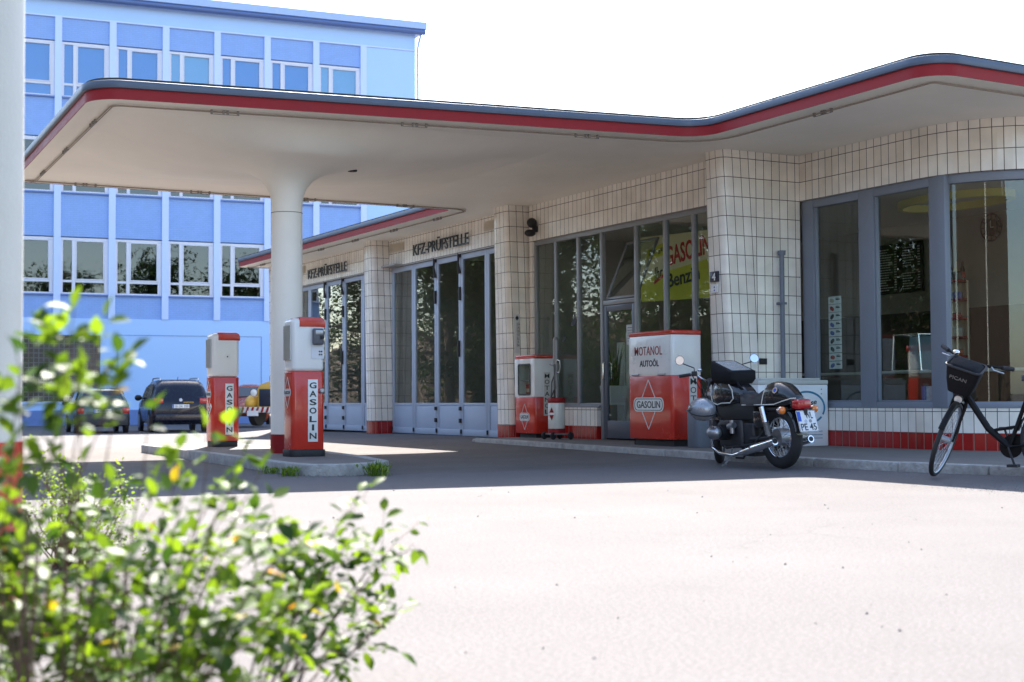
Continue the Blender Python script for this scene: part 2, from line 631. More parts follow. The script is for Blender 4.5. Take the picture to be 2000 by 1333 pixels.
isl = [(-21.4, 5.12), (-17.7, 5.03), (-15.2, 4.93), (-14.2, 4.87), (-13.6, 4.93), (-13.4, 5.3), (-13.62, 5.75), (-14.0, 6.02), (-15.3, 6.27), (-17.1, 6.46), (-21.4, 6.5)]
isl = rounded(isl, [0.3, 0, 0, 0.5, 0.22, 0.2, 0.25, 0.3, 0, 0, 0.3], 5)
island = thing('pump_island', 'raised concrete pump island with a rough pale kerb, under the canopy', 'kerb island', (-17, 5.7, 0))
b = rel(island)
o2 = offset(isl, -0.13)
per = [Vector(p) for p in isl]
acc, seg = 0.0, []
K = len(isl)
def ring_piece(i0, idx):
    pass
b.ring(isl, o2, -0.1, 0.12)
b.build('kerb', KERB, island, bevel=0.02, seg=2)
b = rel(island)
b.prism(offset(isl, -0.128), -0.05, 0.112)
b.build('paving', PAVE, island)

# ------------------------------------------------------------------ the filling station
ST = thing('petrol_station', 'old petrol station with flat red edged canopy, ivory tiled walls and workshop doors', 'petrol station', (-20, 12, 0))
SOF = 4.03
out = [(-21.98, 3.4), (-15.48, 3.18), (-14.5, 10.5), (-10.5, 10.46), (-10.9, 21), (-33.9, 21), (-33.9, 10.53), (-22.05, 10.62)]
out = rounded(out, [0.12, 0.4, 0.4, 0.35, 0.1, 0.1, 0.15, 0.1], 9)
b = rel(ST)
b.prism(offset(out, -0.012), SOF, SOF + 0.135)
soffit = b.build('soffit', CREAM, ST)
b = rel(ST)
b.ring(out, offset(out, -0.009), SOF - 0.004, SOF + 0.115)
b.build('red_fascia', REDDULL, ST)
b = rel(ST)
b.prism(offset(out, 0.035), SOF + 0.116, SOF + 0.2)
b.build('roof_edge', EDGE, ST, bevel=0.008)
b = rel(ST)
b.prism(offset(out, -0.02), SOF + 0.201, SOF + 0.235)
b.build('roof', ROOFT, ST)
# cable on clips round the soffit edge
cb = rel(ST)
co = offset(out, -0.27)
path = [Vector((x, y, SOF - 0.022)) for x, y in co]
cb.tube(path + [path[0]], 0.009, 6)
co2 = offset(out, -0.3)
path2 = [Vector((x, y, SOF - 0.018)) for x, y in co2]
cb.tube(path2 + [path2[0]], 0.006, 6)
cable = cb.build('edge_cable', mat('cable', (0.32, 0.27, 0.22), 0.6), ST)
clip = B()
clip.box(-0.16, 0.16, -0.004, 0.004, -0.05, -0.042)
for dd in (-0.15, -0.015, 0.03, 0.145):
    clip.box(dd - 0.012, dd + 0.012, -0.016, 0.016, -0.043, -0.001)
clip_o = None
L = [Vector(p) for p in co]
for i in range(len(L)):
    a, c = L[i], L[(i + 1) % len(L)]
    ln = (c - a).length
    if ln < 1.5 or a.y > 15 or c.y > 15:
        continue
    n = int(ln / 1.75)
    d = (c - a).normalized()
    for k in range(n):
        q = a + d * (ln * (k + 0.5) / n)
        if clip_o is None:
            o = clip_o = clip.build('cable_clip', STEEL, cable)
        else:
            o = clip_o.copy()
            COL.objects.link(o)
        o.location = (q.x + 20, q.y - 12, SOF)
        o.rotation_euler = (0, 0, math.atan2(d.y, d.x))
# trumpet column
cx, cy = -16.86, 5.87
prof = [(0.197, 0.1), (0.194, 1.6), (0.192, 3.1), (0.193, 3.2), (0.208, 3.31), (0.25, 3.41), (0.32, 3.495), (0.42, 3.56), (0.55, 3.615), (0.7, 3.655), (0.9, 3.69)]
secs = []
N_ = 72
for r_, z_ in prof:
    secs.append([(cx + r_ * cos(2 * pi * i / N_), cy + r_ * sin(2 * pi * i / N_), z_) for i in range(N_)])
# the soffit sags gently from the canopy edge to the column head
def rim_pt(a):
    c_, s_ = cos(a), sin(a)
    ex = (1.3 if c_ > 0 else 4.3)
    ey = (3.5 if s_ > 0 else 2.25)
    k_ = (abs(c_ / ex) ** 5 + abs(s_ / ey) ** 5) ** (-1 / 5)
    return k_
for j in range(1, 13):
    t = j / 12
    row = []
    for i in range(N_):
        a = 2 * pi * i / N_
        k_ = rim_pt(a)
        r_ = 0.9 + (k_ - 0.9) * t
        row.append((cx + r_ * cos(a), cy + r_ * sin(a), 3.69 + 0.344 * (0.45 * t + 0.55 * smooth01(t))))
    secs.append(row)
b = rel(ST)
b.loft(secs)
column = b.build('canopy_column', CREAM, ST, smooth=60)
b = rel(ST)
b.lathe([(0.2, 0.1), (0.2, 0.345)], (cx, cy, 0), n=48)
b.build('column_base', REDDULL, column, smooth=60)
b = rel(ST)
b.lathe([(0.1945, 3.083), (0.1945, 3.091)], (cx, cy, 0), n=48)
b.build('column_joint', mat('joint', (0.2, 0.18, 0.15), 0.8), column, smooth=60)
b = rel(ST)
b.lathe([(0.06, 3.672), (0.06, 3.72)], (-16.85, 6.74, 0), n=20)
b.build('soffit_vent', mat('vent_hole', (0.03, 0.027, 0.025), 0.8), ST)

def wall(name, pts, z0, z1, m, thick=0.2, u0=0.0, v0=0.326, parent=None, v1=None):
    """a wall along a plan outline; outer face on the right-hand side of the path"""
    P = [Vector(p) for p in pts]
    nrm = []
    for i in range(len(P)):
        d1 = (P[i] - P[i - 1]).normalized() if i else None
        d2 = (P[i + 1] - P[i]).normalized() if i < len(P) - 1 else None
        d = ((d1 or d2) + (d2 or d1)).normalized()
        n = Vector((-d.y, d.x))
        c = (d1 or d2).dot(d)
        nrm.append(n / max(0.5, c))
    b = rel(ST)
    u = u0
    for i in range(len(P) - 1):
        w = (P[i + 1] - P[i]).length
        a, c = P[i], P[i + 1]
        vs = [(a.x, a.y, z0), (c.x, c.y, z0), (c.x, c.y, z1), (a.x, a.y, z1)]
        b.add(vs, [(0, 1, 2, 3)], [(u, z0 - v0), (u + w, z0 - v0), (u + w, z1 - v0), (u, z1 - v0)])
        ai, ci = a + nrm[i] * thick, c + nrm[i + 1] * thick
        # underside / top / back
        b.add([(a.x, a.y, z0), (c.x, c.y, z0), (ci.x, ci.y, z0), (ai.x, ai.y, z0)], [(3, 2, 1, 0)], [(u, 0), (u + w, 0), (u + w, thick), (u, thick)])
        b.add([(a.x, a.y, z1), (c.x, c.y, z1), (ci.x, ci.y, z1), (ai.x, ai.y, z1)], [(0, 1, 2, 3)], [(u, 0), (u + w, 0), (u + w, thick), (u, thick)])
        b.add([(ai.x, ai.y, z0), (ci.x, ci.y, z0), (ci.x, ci.y, z1), (ai.x, ai.y, z1)], [(3, 2, 1, 0)], [(u, 0.003), (u + w, 0.003), (u + w, z1 - z0), (u, z1 - z0)])
        if i == 0:
            b.add([(a.x, a.y, z0), (ai.x, ai.y, z0), (ai.x, ai.y, z1), (a.x, a.y, z1)], [(3, 2, 1, 0)], [(0.005, z0 - v0), (0.005 + thick, z0 - v0), (0.005 + thick, z1 - v0), (0.005, z1 - v0)])
        if i == len(P) - 2:
            b.add([(c.x, c.y, z0), (ci.x, ci.y, z0), (ci.x, ci.y, z1), (c.x, c.y, z1)], [(0, 1, 2, 3)], [(0.005, z0 - v0), (0.005 + thick, z0 - v0), (0.005 + thick, z1 - v0), (0.005, z1 - v0)])
        u += w
    me_o = b.build(name, m, parent or ST, smooth=30)
    return me_o

# right-hand shop front: straight, then round the corner
arc = [(-12.85 + 1.4 * sin(rad(a)), 13.9 - 1.4 * cos(rad(a))) for a in range(0, 86, 7)]
SHOP = [(-15.05, 12.5)] + arc + [(-11.4, 17.5)]
w_up = wall('tiled_wall', SHOP, 3.41, SOF - 0.001, TILE)
wall('tiled_wall', SHOP, 0.326, 0.62, TILE)
wall('red_plinth', [(x, y - 0.004) for x, y in SHOP], 0.1, 0.3255, REDTILE, v0=0.1)
PERP = [(-15.05, 11.5), (-15.05, 12.5)]
wall('tiled_wall', PERP, 0.326, SOF - 0.002, TILE)
wall('red_plinth', [(-15.046, 11.5), (-15.046, 12.48)], 0.1, 0.3255, REDTILE, v0=0.1)
# kiosk front and workshop fronts
wall('tiled_wall', [(-21.0, 11.6), (-15.4, 11.6)], 3.41, SOF - 0.002, TILE)
wall('tiled_wall', [(-21.0, 11.6), (-20.9, 11.6)], 0.13, 3.41, TILE, 0.12)
for x0, x1 in ((-20.9, -18.86), (-17.72, -15.45)):
    wall('tiled_wall', [(x0, 11.6), (x1, 11.6)], 0.326, 0.62, TILE)
    wall('red_plinth', [(x0, 11.596), (x1, 11.596)], 0.1, 0.3255, REDTILE, v0=0.1)
for x0, x1 in ((-27.0, -21.6), (-33.0, -27.4)):
    wall('tiled_wall', [(x0, 11.6), (x1, 11.6)], 3.48, SOF - 0.002, TILE, v0=0.4)
wall('tiled_wall', [(-33.45, 21), (-33.45, 11.5)], 0.0, SOF - 0.002, TILE)

def pillar(x0, x1, taper):
    """rounded tiled fin standing out from the front, a little deeper at the top"""
    def sec(z, inset=0.0):
        y0 = 11.2 + taper * (1 - (z / SOF))
        r = 0.1
        pts = [(x0 - inset, 11.75)]
        for k in range(6):
            a = rad(180 + 90 * k / 5)
            pts.append((x0 - inset + r + r * cos(a), y0 - inset + r + r * sin(a)))
        for k in range(6):
            a = rad(270 + 90 * k / 5)
            pts.append((x1 + inset - r + r * cos(a), y0 - inset + r + r * sin(a)))
        pts.append((x1 + inset, 11.75))
        us = [0.0]
        for p, q in zip(pts, pts[1:]):
            us.append(us[-1] + math.dist(p, q))
        return pts, us
    def shell(z0, z1, inset=0.0, n=6):
        b = rel(ST)
        secs, uv = [], []
        for i in range(n + 1):
            z = z0 + (z1 - z0) * i / n
            p, us = sec(z, inset)
            secs.append([(x, y, z) for x, y in p])
            uv += [(u, z - 0.326) for u in us]
        b.loft(secs, closed=False, cap=False, uv=uv)
        return b
    p = shell(0.326, SOF - 0.001).build('tiled_pillar', TILE, ST, smooth=50)
    shell(0.02, 0.3265, 0.004, 1).build('red_plinth', REDTILE, p, smooth=50)
pillar(-33.6, -33.0, 0.06)
pillar(-27.45, -26.98, 0.06)
pillar(-21.6, -21.05, 0.06)
pillar(-15.47, -15.04, 0.1)

# shop windows on the right
b = rel(ST)
FY0, FY1 = 12.53, 12.62
def post(bb, x0, x1, z0, z1, y0=FY0, y1=FY1):
    bb.box(x0, x1, y0, y1, z0, z1)
for x0, x1 in ((-15.04, -14.82), (-13.93, -13.66), (-12.69, -12.44)):
    post(b, x0, x1, 0.622, 3.408)
for x0, x1 in ((-14.82, -13.93), (-13.66, -12.69)):
    post(b, x0, x1, 0.622, 0.7, FY0 + 0.004, FY1)
    post(b, x0, x1, 3.3, 3.408, FY0 + 0.004, FY1)
    # glazing beads
    for xa, xb in ((x0, x0 + 0.03), (x1 - 0.03, x1)):
        post(b, xa, xb, 0.7, 3.3, FY0 + 0.02, FY1 - 0.01)
    post(b, x0, x1, 0.7, 0.72, FY0 + 0.02, FY1 - 0.01)
def arcband(bb, r0, r1, a0, a1, z0, z1, n=10, c=(-12.85, 13.9)):
    A = [rad(a0 + (a1 - a0) * i / n) for i in range(n + 1)]
    o_ = [(c[0] + r0 * sin(a), c[1] - r0 * cos(a)) for a in A]
    i_ = [(c[0] + r1 * sin(a), c[1] - r1 * cos(a)) for a in A]
    bb.prism(o_ + i_[::-1], z0, z1)
arcband(b, 1.366, 1.28, 17.5, 72, 0.622, 0.7)
arcband(b, 1.366, 1.28, 17.5, 72, 3.3, 3.408)
arcband(b, 1.368, 1.26, 72, 82, 0.622, 3.408)
b.box(-11.52, -11.43, 14.1, 17.5, 0.622, 0.7)
b.box(-11.52, -11.43, 14.1, 17.5, 3.3, 3.408)
for y in (15.2, 16.4):
    b.box(-11.53, -11.425, y, y + 0.2, 0.7, 3.3)
win_r = b.build('shop_window', GREYF, ST, bevel=0.006)
def pane(x0, x1, z0, z1, y, parent, m=GLASS, t=0.006):
    b = rel(ST)
    b.box(x0, x1, y, y + t, z0, z1)
    return b.build('pane', m, parent, smooth=False)
pane(-14.8, -13.95, 0.71, 3.31, FY1 - 0.03, win_r)
pane(-13.64, -12.71, 0.71, 3.31, FY1 - 0.03, win_r)
b = rel(ST)
arcband(b, 1.318, 1.312, 17.5, 72, 0.7, 3.3, 14)
b.build('pane', GLASS, win_r)
b = rel(ST)
b.box(-11.48, -11.474, 14.1, 17.5, 0.7, 3.3)
b.build('pane', GLASS, win_r, smooth=False)

# kiosk glazing with the door
KY0, KY1 = 11.64, 11.71
b = rel(ST)
mull = [-20.88, -20.2, -19.48, -18.77, -17.8, -17.03, -16.32, -15.55]
for x in mull:
    z0 = 0.13 if x in (-18.77, -17.8) else 0.622
    b.box(x - 0.035, x + 0.035, KY0, KY1, z0, 3.335)
b.box(-20.915, -15.47, KY0 + 0.004, KY1 - 0.003, 3.336, 3.409)
for x0, x1 in list(zip(mull, mull[1:])):
    if x0 == -18.77:
        b.box(x0 + 0.036, x1 - 0.036, KY0 + 0.006, KY1 - 0.006, 2.2, 2.27)
    else:
        b.box(x0 + 0.036, x1 - 0.036, KY0 + 0.006, KY1 - 0.006, 0.623, 0.69)
b.box(-20.9, -18.8, 11.6, 11.64, 0.621, 0.655)
win_k = b.build('kiosk_window', mat('kiosk_frame', (0.27, 0.275, 0.285), 0.4, 0.2), ST, bevel=0.005)
for x0, x1 in zip(mull, mull[1:]):
    if x0 != -18.77:
        pane(x0 + 0.036, x1 - 0.036, 0.69, 3.335, 11.67, win_k)
# tilted hopper light over the door
b = B(Matrix.Translation(-Vector(ST.location)) @ Matrix.Translation((-18.285, 11.68, 2.29)) @ Matrix.Rotation(rad(-24), 4, 'X'))
for x0, x1, z0, z1 in ((-0.44, -0.4, 0, 1.0), (0.4, 0.44, 0, 1.0), (-0.4, 0.4, 0, 0.04), (-0.4, 0.4, 0.96, 1.0)):
    b.box(x0, x1, 0, 0.035, z0, z1)
hop = b.build('hopper_light', MATS['kiosk_frame'], ST, bevel=0.004)
b.v, b.f = [], []
b.box(-0.4, 0.4, 0.015, 0.02, 0.04, 0.96)
b.build('pane', GLASS, hop, smooth=False)
# door
b = rel(ST)
DX0, DX1 = -18.73, -17.84
DFR = mat('door_frame', (0.09, 0.1, 0.125), 0.4)
for x0, x1, z0, z1 in ((DX0, DX0 + 0.09, 0.15, 2.19), (DX1 - 0.09, DX1, 0.15, 2.19), (DX0 + 0.09, DX1 - 0.09, 0.15, 0.42), (DX0 + 0.09, DX1 - 0.09, 2.1, 2.19)):
    b.box(x0, x1, 11.655, 11.7, z0, z1)
kd = b.build('shop_door', DFR, ST, bevel=0.004)
pane(DX0 + 0.09, DX1 - 0.09, 0.42, 2.1, 11.675, kd)
b = rel(ST)
b.tube([(DX0 + 0.05, 11.655, 1.05), (DX0 + 0.05, 11.6, 1.07), (DX0 + 0.05, 11.6, 1.3), (DX0 + 0.05, 11.655, 1.32)], 0.012)
b.build('handle', CHROME, kd)

# folding workshop doors
HINGE = mat('hinge_iron', (0.025, 0.022, 0.022), 0.6)
def folding_doors(x0, x1, n):
    w = (x1 - x0) / n
    for i in range(n):
        a, c = x0 + i * w + 0.004, x0 + (i + 1) * w - 0.004
        b = rel(ST)
        y0, y1 = 11.66, 11.705
        st = 0.085
        for q in ((a, a + st, 0.1, 3.46), (c - st, c, 0.1, 3.46)):
            b.box(q[0], q[1], y0, y1, q[2], q[3])
        b.box(a + st, c - st, y0 + 0.003, y1 - 0.003, 3.36, 3.46)
        b.box(a + st, c - st, y0 + 0.003, y1 - 0.003, 0.64, 0.69)
        b.box(a + st, c - st, y0 + 0.012, y1 - 0.004, 0.1, 0.64)
        b.box(a + 0.01, c - 0.01, y0 - 0.012, y0 + 0.002, 0.085, 0.2)
        leaf = b.build('door_leaf', DOORP, ST, bevel=0.004)
        pane(a + st, c - st, 0.69, 3.36, 11.68, leaf)
        def fit(name):
            nonlocal h
            h.build(name, HINGE, leaf)
            h = rel(ST)
        h = rel(ST)
        if i in (1, 2):
            xx = c
            h.box(xx - 0.03, xx + 0.03, 11.62, 11.665, 3.4, 3.62)
            h.tube([(xx, 11.63, 3.6), (xx, 11.61, 3.3), (xx + 0.01, 11.63, 3.1)], [0.028, 0.02, 0.036])
            fit('bolt')
            for z0, z1 in ((2.6, 2.85), (0.55, 0.62), (0.32, 0.4)):
                h.box(xx - 0.025, xx + 0.025, 11.62, 11.665, z0, z1)
                fit('hinge')
        h.box(a + 0.02, a + 0.05, 11.62, 11.655, 0.12, 0.2)
        fit('door_stop')
        if i == 2:
            h.box(c - 0.06, c - 0.02, 11.615, 11.655, 1.55, 1.85)
            fit('handle')
folding_doors(-26.97, -21.62, 5)
folding_doors(-32.98, -27.47, 5)
b = rel(ST)
b.box(-27.02, -26.3, 11.42, 11.6, 3.47, 3.5)
b.box(-33.0, -27.4, 11.6, 11.64, 3.462, 3.479)
b.box(-27.0, -21.6, 11.605, 11.64, 3.462, 3.479)
b.build('drip_ledge', mat('zinc', (0.4, 0.39, 0.37), 0.5, 0.4), ST)

# black lettering above the doors
for xc in (-24.4, -30.42):
    b = rel(ST)
    b.M = Matrix.Identity(4)
    text(b, 'KFZ-PR\u00dcFSTELLE', Vector((xc, 11.535, 3.725)) - Vector(ST.location), (1, 0, 0), (0, 0, 1), 0.27, 2.45, 0.018, 0.008, 0.0)
    b.build('wall_lettering', DARK, ST, smooth=False)
# louvred vents in the tile band
for x0, x1 in ((-27.02 + 0.12, -26.2), (-22.65, -21.9), (-28.05, -27.55), (-32.6, -32.0)):
    b = rel(ST)
    z0, z1 = 3.77, 3.94
    b.ring([(x0, 11.585), (x1, 11.585), (x1, 11.6), (x0, 11.6)], [(x0 + 0.01, 11.587), (x1 - 0.01, 11.587), (x1 - 0.01, 11.598), (x0 + 0.01, 11.598)], z0, z1)
    for k in range(7):
        z = z0 + 0.015 + k * 0.022
        b.add([(x0, 11.575, z), (x1, 11.575, z), (x1, 11.597, z + 0.02), (x0, 11.597, z + 0.02), (x0, 11.578, z - 0.003), (x1, 11.578, z - 0.003), (x1, 11.599, z + 0.016), (x0, 11.599, z + 0.016)],
              [(0, 1, 2, 3), (7, 6, 5, 4), (0, 4, 5, 1), (3, 2, 6, 7), (0, 3, 7, 4), (1, 5, 6, 2)])
    b.build('wall_vent', mat('vent_cream', (0.6, 0.53, 0.42), 0.5), ST, smooth=False)
# down pipe on the side wall
b = rel(ST)
b.cyl((-14.985, 12.13, 0.126), (-14.985, 12.13, 2.66), 0.032)
b.cyl((-14.985, 12.13, 2.66), (-14.985, 12.13, 2.72), 0.05, 0.055)
for z in (0.9, 2.0):
    b.box(-15.05, -14.95, 12.08, 12.18, z, z + 0.03)
b.build('vent_pipe', mat('pipe_grey', (0.16, 0.18, 0.22), 0.5), ST)

b = rel(ST)
b.box(-15.05, -15.03, 11.78, 11.9, 1.2, 1.28)
b.build('socket_plate', BLACKM, ST, bevel=0.004)

# rooms behind the glass
def room(x0, x1, y0, y1, z0, z1, wm, holes):
    """inside shell: floor, ceiling, side walls and a back wall with window openings"""
    b = rel(ST)
    b.box(x0, x1, y0, y1, z0 - 0.06, z0)
    b.build('shop_floor', INDARK, ST)
    b = rel(ST)
    b.box(x0, x1, y0, y1, z1, z1 + 0.05)
    b.build('ceiling', INWALL, ST)
    b = rel(ST)
    b.box(x0 - 0.1, x0, y0, y1, z0, z1)
    b.box(x1, x1 + 0.1, y0, y1, z0, z1) if x1 < -12 else None
    xc = x0
    for h0, h1, hz0, hz1 in holes:
        b.box(xc, h0, y1, y1 + 0.15, z0, z1)
        b.box(h0, h1, y1, y1 + 0.15, z0, hz0)
        b.box(h0, h1, y1, y1 + 0.15, hz1, z1)
        xc = h1
    b.box(xc, x1, y1, y1 + 0.15, z0, z1)
    b.build('inner_wall', wm, ST, smooth=False)
SHOPW = mat('kiosk_inner', (0.36, 0.34, 0.3), 0.7)
plan = [(-20.95, 11.81), (-15.3, 11.81), (-15.3, 12.72)] + [(-12.85 + 1.16 * sin(rad(q)), 13.9 - 1.16 * cos(rad(q))) for q in range(0, 91, 10)] + [(-11.7, 16.3), (-20.95, 16.3)]
b = rel(ST); b.prism(plan, 0.1, 0.16); b.build('shop_floor', INDARK, ST)
b = rel(ST); b.prism(plan, 3.5, 3.55); b.build('ceiling', INWALL, ST)
b = rel(ST); b.box(-21.0, -20.9, 11.75, 16.3, 0.16, 3.5); b.box(-20.9, -13.7, 16.3, 16.45, 2.1, 3.5); b.box(-13.7, -11.55, 16.3, 16.45, 2.9, 3.5); b.build('inner_wall', SHOPW, ST, smooth=False)  # opening at the right end added out of view to let daylight in
b = rel(ST); b.box(-20.9, -13.7, 16.29, 16.45, 0.16, 2.1); b.box(-13.7, -11.55, 16.29, 16.45, 0.16, 0.9); b.build('dark_wainscot', INDARK, ST, smooth=False)
room(-26.98, -21.65, 11.95, 19.0, 0.09, 3.7, mat('workshop_wall', (0.35, 0.33, 0.3), 0.7), [(-25.4, -24.2, 1.2, 2.3)])
room(-32.95, -27.45, 11.95, 19.0, 0.09, 3.7, MATS['workshop_wall'], [(-31.0, -29.6, 1.2, 2.6)])

# ------------------------------------------------------------------ blue building behind
BLD = thing('office_building', 'three storey pale blue building with rows of white framed windows behind the cars', 'building', (-60.53, 14.08, -0.25), math.atan2(0.9963, 0.0855))
PALE = mat('pale_blue_render', (0.47, 0.66, 0.98), 0.7, var=0.04, vscale=0.6, bump=0.1, bscale=20)
PILA = mat('pilaster_paint', (0.62, 0.72, 0.98), 0.7, var=0.03)
BRICKB = tile_mat('blue_painted_brick', (0.29, 0.44, 0.8), (0.275, 0.42, 0.77), (0.25, 0.385, 0.7), 0.25, 0.083, 0.008, rough=0.6, off=0.5, bump=0.15, lo=0.95, hi=1.02)
PLINB = mat('plinth_blue', (0.16, 0.24, 0.5), 0.7, var=0.1)
WFR = mat('window_frame_white', (0.74, 0.72, 0.78), 0.45, var=0.04)
SX0, SX1 = -13.0, 12.86
b = B()
b.box(SX0, SX1, 0.02, 10, 0.3, 4.46)
b.box(10.5, SX1, 0.022, 10, 4.461, 17.12)
b.box(SX0, SX1, 0.021, 10, 17.121, 17.86)
b.box(SX0, SX1, 0.35, 10, 4.462, 17.12)
b.build('wall', PALE, BLD)
b = B()
b.box(SX0, SX1, -0.03, 0.3, -0.3, 0.63)
b.build('plinth', PLINB, BLD)
b = B()
b.box(SX0, SX1, -0.045, 0.1, 17.05, 17.12)
b.build('cornice', PILA, BLD)
b = B()
b.box(SX0, 13.25, -0.5, 10.3, 18.0, 18.32)
b.box(SX0, 13.15, -0.3, 10.3, 17.861, 18.0)
b.build('roof', mat('roof_fascia_blue', (0.42, 0.54, 0.8), 0.5), BLD)
b = B()
b.tube([(SX0, -0.34, 17.9), (13.2, -0.34, 17.9)], 0.14, 12)
b.build('gutter', mat('gutter_blue', (0.1, 0.16, 0.36), 0.35, 0.2), BLD)
b = B()
b.tube([(13.05, -0.3, 17.85), (12.98, -0.2, 17.5), (12.95, -0.07, 17.2), (12.95, -0.07, 0.3)], 0.055)
b.build('drain_pipe', mat('pipe_blue', (0.4, 0.5, 0.75), 0.4), BLD)
PIL = [-11.75 + 2.2115 * i for i in range(11)]
PIL = [10.36 - 2.2115 * i for i in range(11)]
for x in PIL:
    b = B()
    b.box(x - 0.14, x + 0.14, -0.05, 0.34, 4.462, 17.048)
    b.build('pilaster', PILA, BLD)
ROWS = [(5.5, 7.83), (9.75, 12.0), (13.75, 16.05)]
bands = [(4.462, 5.42), (7.87, 9.67), (12.04, 13.67), (16.09, 17.048)]
for z0, z1 in bands:
    for xa in PIL:
        b = B()
        x0, x1 = xa - 2.2115 + 0.141, xa - 0.141
        vs = [(x0, 0.05, z0), (x1, 0.05, z0), (x1, 0.05, z1), (x0, 0.05, z1), (x0, 0.34, z0), (x1, 0.34, z0), (x1, 0.34, z1), (x0, 0.34, z1)]
        uv = [(x0, z0), (x1, z0), (x1, z1), (x0, z1)] * 2
        b.add(vs, [(0, 1, 2, 3), (0, 4, 5, 1), (3, 2, 6, 7)], uv)
        b.build('brick_panel', BRICKB, BLD, smooth=False)
GW = glass_mat('office_glass', (0.45, 0.47, 0.46), 0.07)
BLIND = mat('blue_blind', (0.09, 0.3, 0.9), 0.35, var=0.1, vscale=0.4, coat=0.5)
BLIND2 = mat('pale_blind', (0.22, 0.48, 1.0), 0.35, var=0.1, vscale=0.4, coat=0.5)
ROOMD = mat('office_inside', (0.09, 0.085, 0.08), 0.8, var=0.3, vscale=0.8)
def office_window(h):
    W_ = 2.2115 - 0.282
    b = B()
    b.box(0, W_, -0.06, 0.12, -0.09, -0.03)
    sill = (b.v[:], b.f[:])
    b = B()
    f_ = 0.07
    y0, y1 = 0.06, 0.14
    b.box(0, W_, y0, y1, -0.03, 0.04)
    b.box(0, W_, y0, y1, h - 0.11, h)
    b.box(0, 0.1, y0, y1, 0.041, h - 0.111)
    b.box(W_ - 0.16, W_, y0, y1, 0.041, h - 0.111)
    b.box(0.46, 0.6, y0 - 0.01, y1, 0.041, h - 0.111)
    b.box(0.1, W_ - 0.16, y0 + 0.003, y1, 0.46, 0.56)
    b.box(0.6, 0.65, y0 - 0.02, y1, 0.561, h - 0.112)
    b.box(W_ - 0.21, W_ - 0.161, y0 - 0.02, y1, 0.561, h - 0.112)
    b.box(0.651, W_ - 0.211, y0 - 0.02, y1, 0.561, 0.61)
    b.box(0.651, W_ - 0.211, y0 - 0.02, y1, h - 0.16, h - 0.112)
    b.f = b.f
    w = b.build('window', WFR, BLD, bevel=0.008, seg=1)
    s_ = B()
    s_.v, s_.f = sill
    s_.build('sill', PLINB, w)
    p = B()
    p.box(0.1, W_ - 0.16, 0.1, 0.106, 0.04, h - 0.11)
    p.build('pane', GW, w, smooth=False)
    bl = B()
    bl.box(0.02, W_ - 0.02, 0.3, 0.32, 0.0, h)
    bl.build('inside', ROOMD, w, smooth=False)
    return w
for ri, (z0, z1) in enumerate(ROWS):
    proto = None
    for i, xa in enumerate(PIL):
        if proto is None:
            w = proto = office_window(z1 - z0)
        else:
            w = copy_tree(proto, BLD)
        w.location = (xa - 2.2115 + 0.141, 0, z0)
        if ri == 2:
            for ch in w.children:
                if ch.name.startswith('inside'):
                    ch.location = (0, -0.17, 0)
                    ch.data = ch.data.copy()
                    ch.data.materials[0] = BLIND2 if i in (0, 3) else BLIND
                elif ch.name.startswith('pane'):
                    ch.data = ch.data.copy()
                    ch.data.materials[0] = GLASS
# ground floor: glass-block field and a shallow door panel outline
b = B()
b.box(-4.9, -1.15, -0.012, 0.05, 1.0, 3.75)
GB = tile_mat('glass_blocks', (0.03, 0.033, 0.036), (0.016, 0.018, 0.02), (0.17, 0.15, 0.14), 0.2, 0.2, 0.022, rough=0.15)
b.v = b.v
gb = B()
x0, x1, z0, z1 = -4.9, -1.15, 1.0, 3.75
gb.add([(x0, -0.02, z0), (x1, -0.02, z0), (x1, -0.02, z1), (x0, -0.02, z1), (x0, 0.03, z0), (x1, 0.03, z0), (x1, 0.03, z1), (x0, 0.03, z1)],
       [(0, 1, 2, 3), (0, 4, 5, 1), (3, 2, 6, 7), (1, 5, 6, 2), (0, 3, 7, 4)], [(x0, z0), (x1, z0), (x1, z1), (x0, z1)] * 2)
gb.build('glass_block_window', GB, BLD, smooth=False)
b = B()
b.box(-4.9, -1.0, -0.06, 0.03, 0.9, 0.995)
b.build('sill', PILA, BLD)
b = B()
LN = mat('groove', (0.25, 0.34, 0.56), 0.8)
b.box(-0.46, 5.7, 0.005, 0.03, 3.76, 3.79)
b.box(-0.46, -0.43, 0.005, 0.03, 0.64, 3.76)
b.box(5.67, 5.7, 0.005, 0.03, 0.64, 3.76)
b.build('door_outline', LN, BLD)

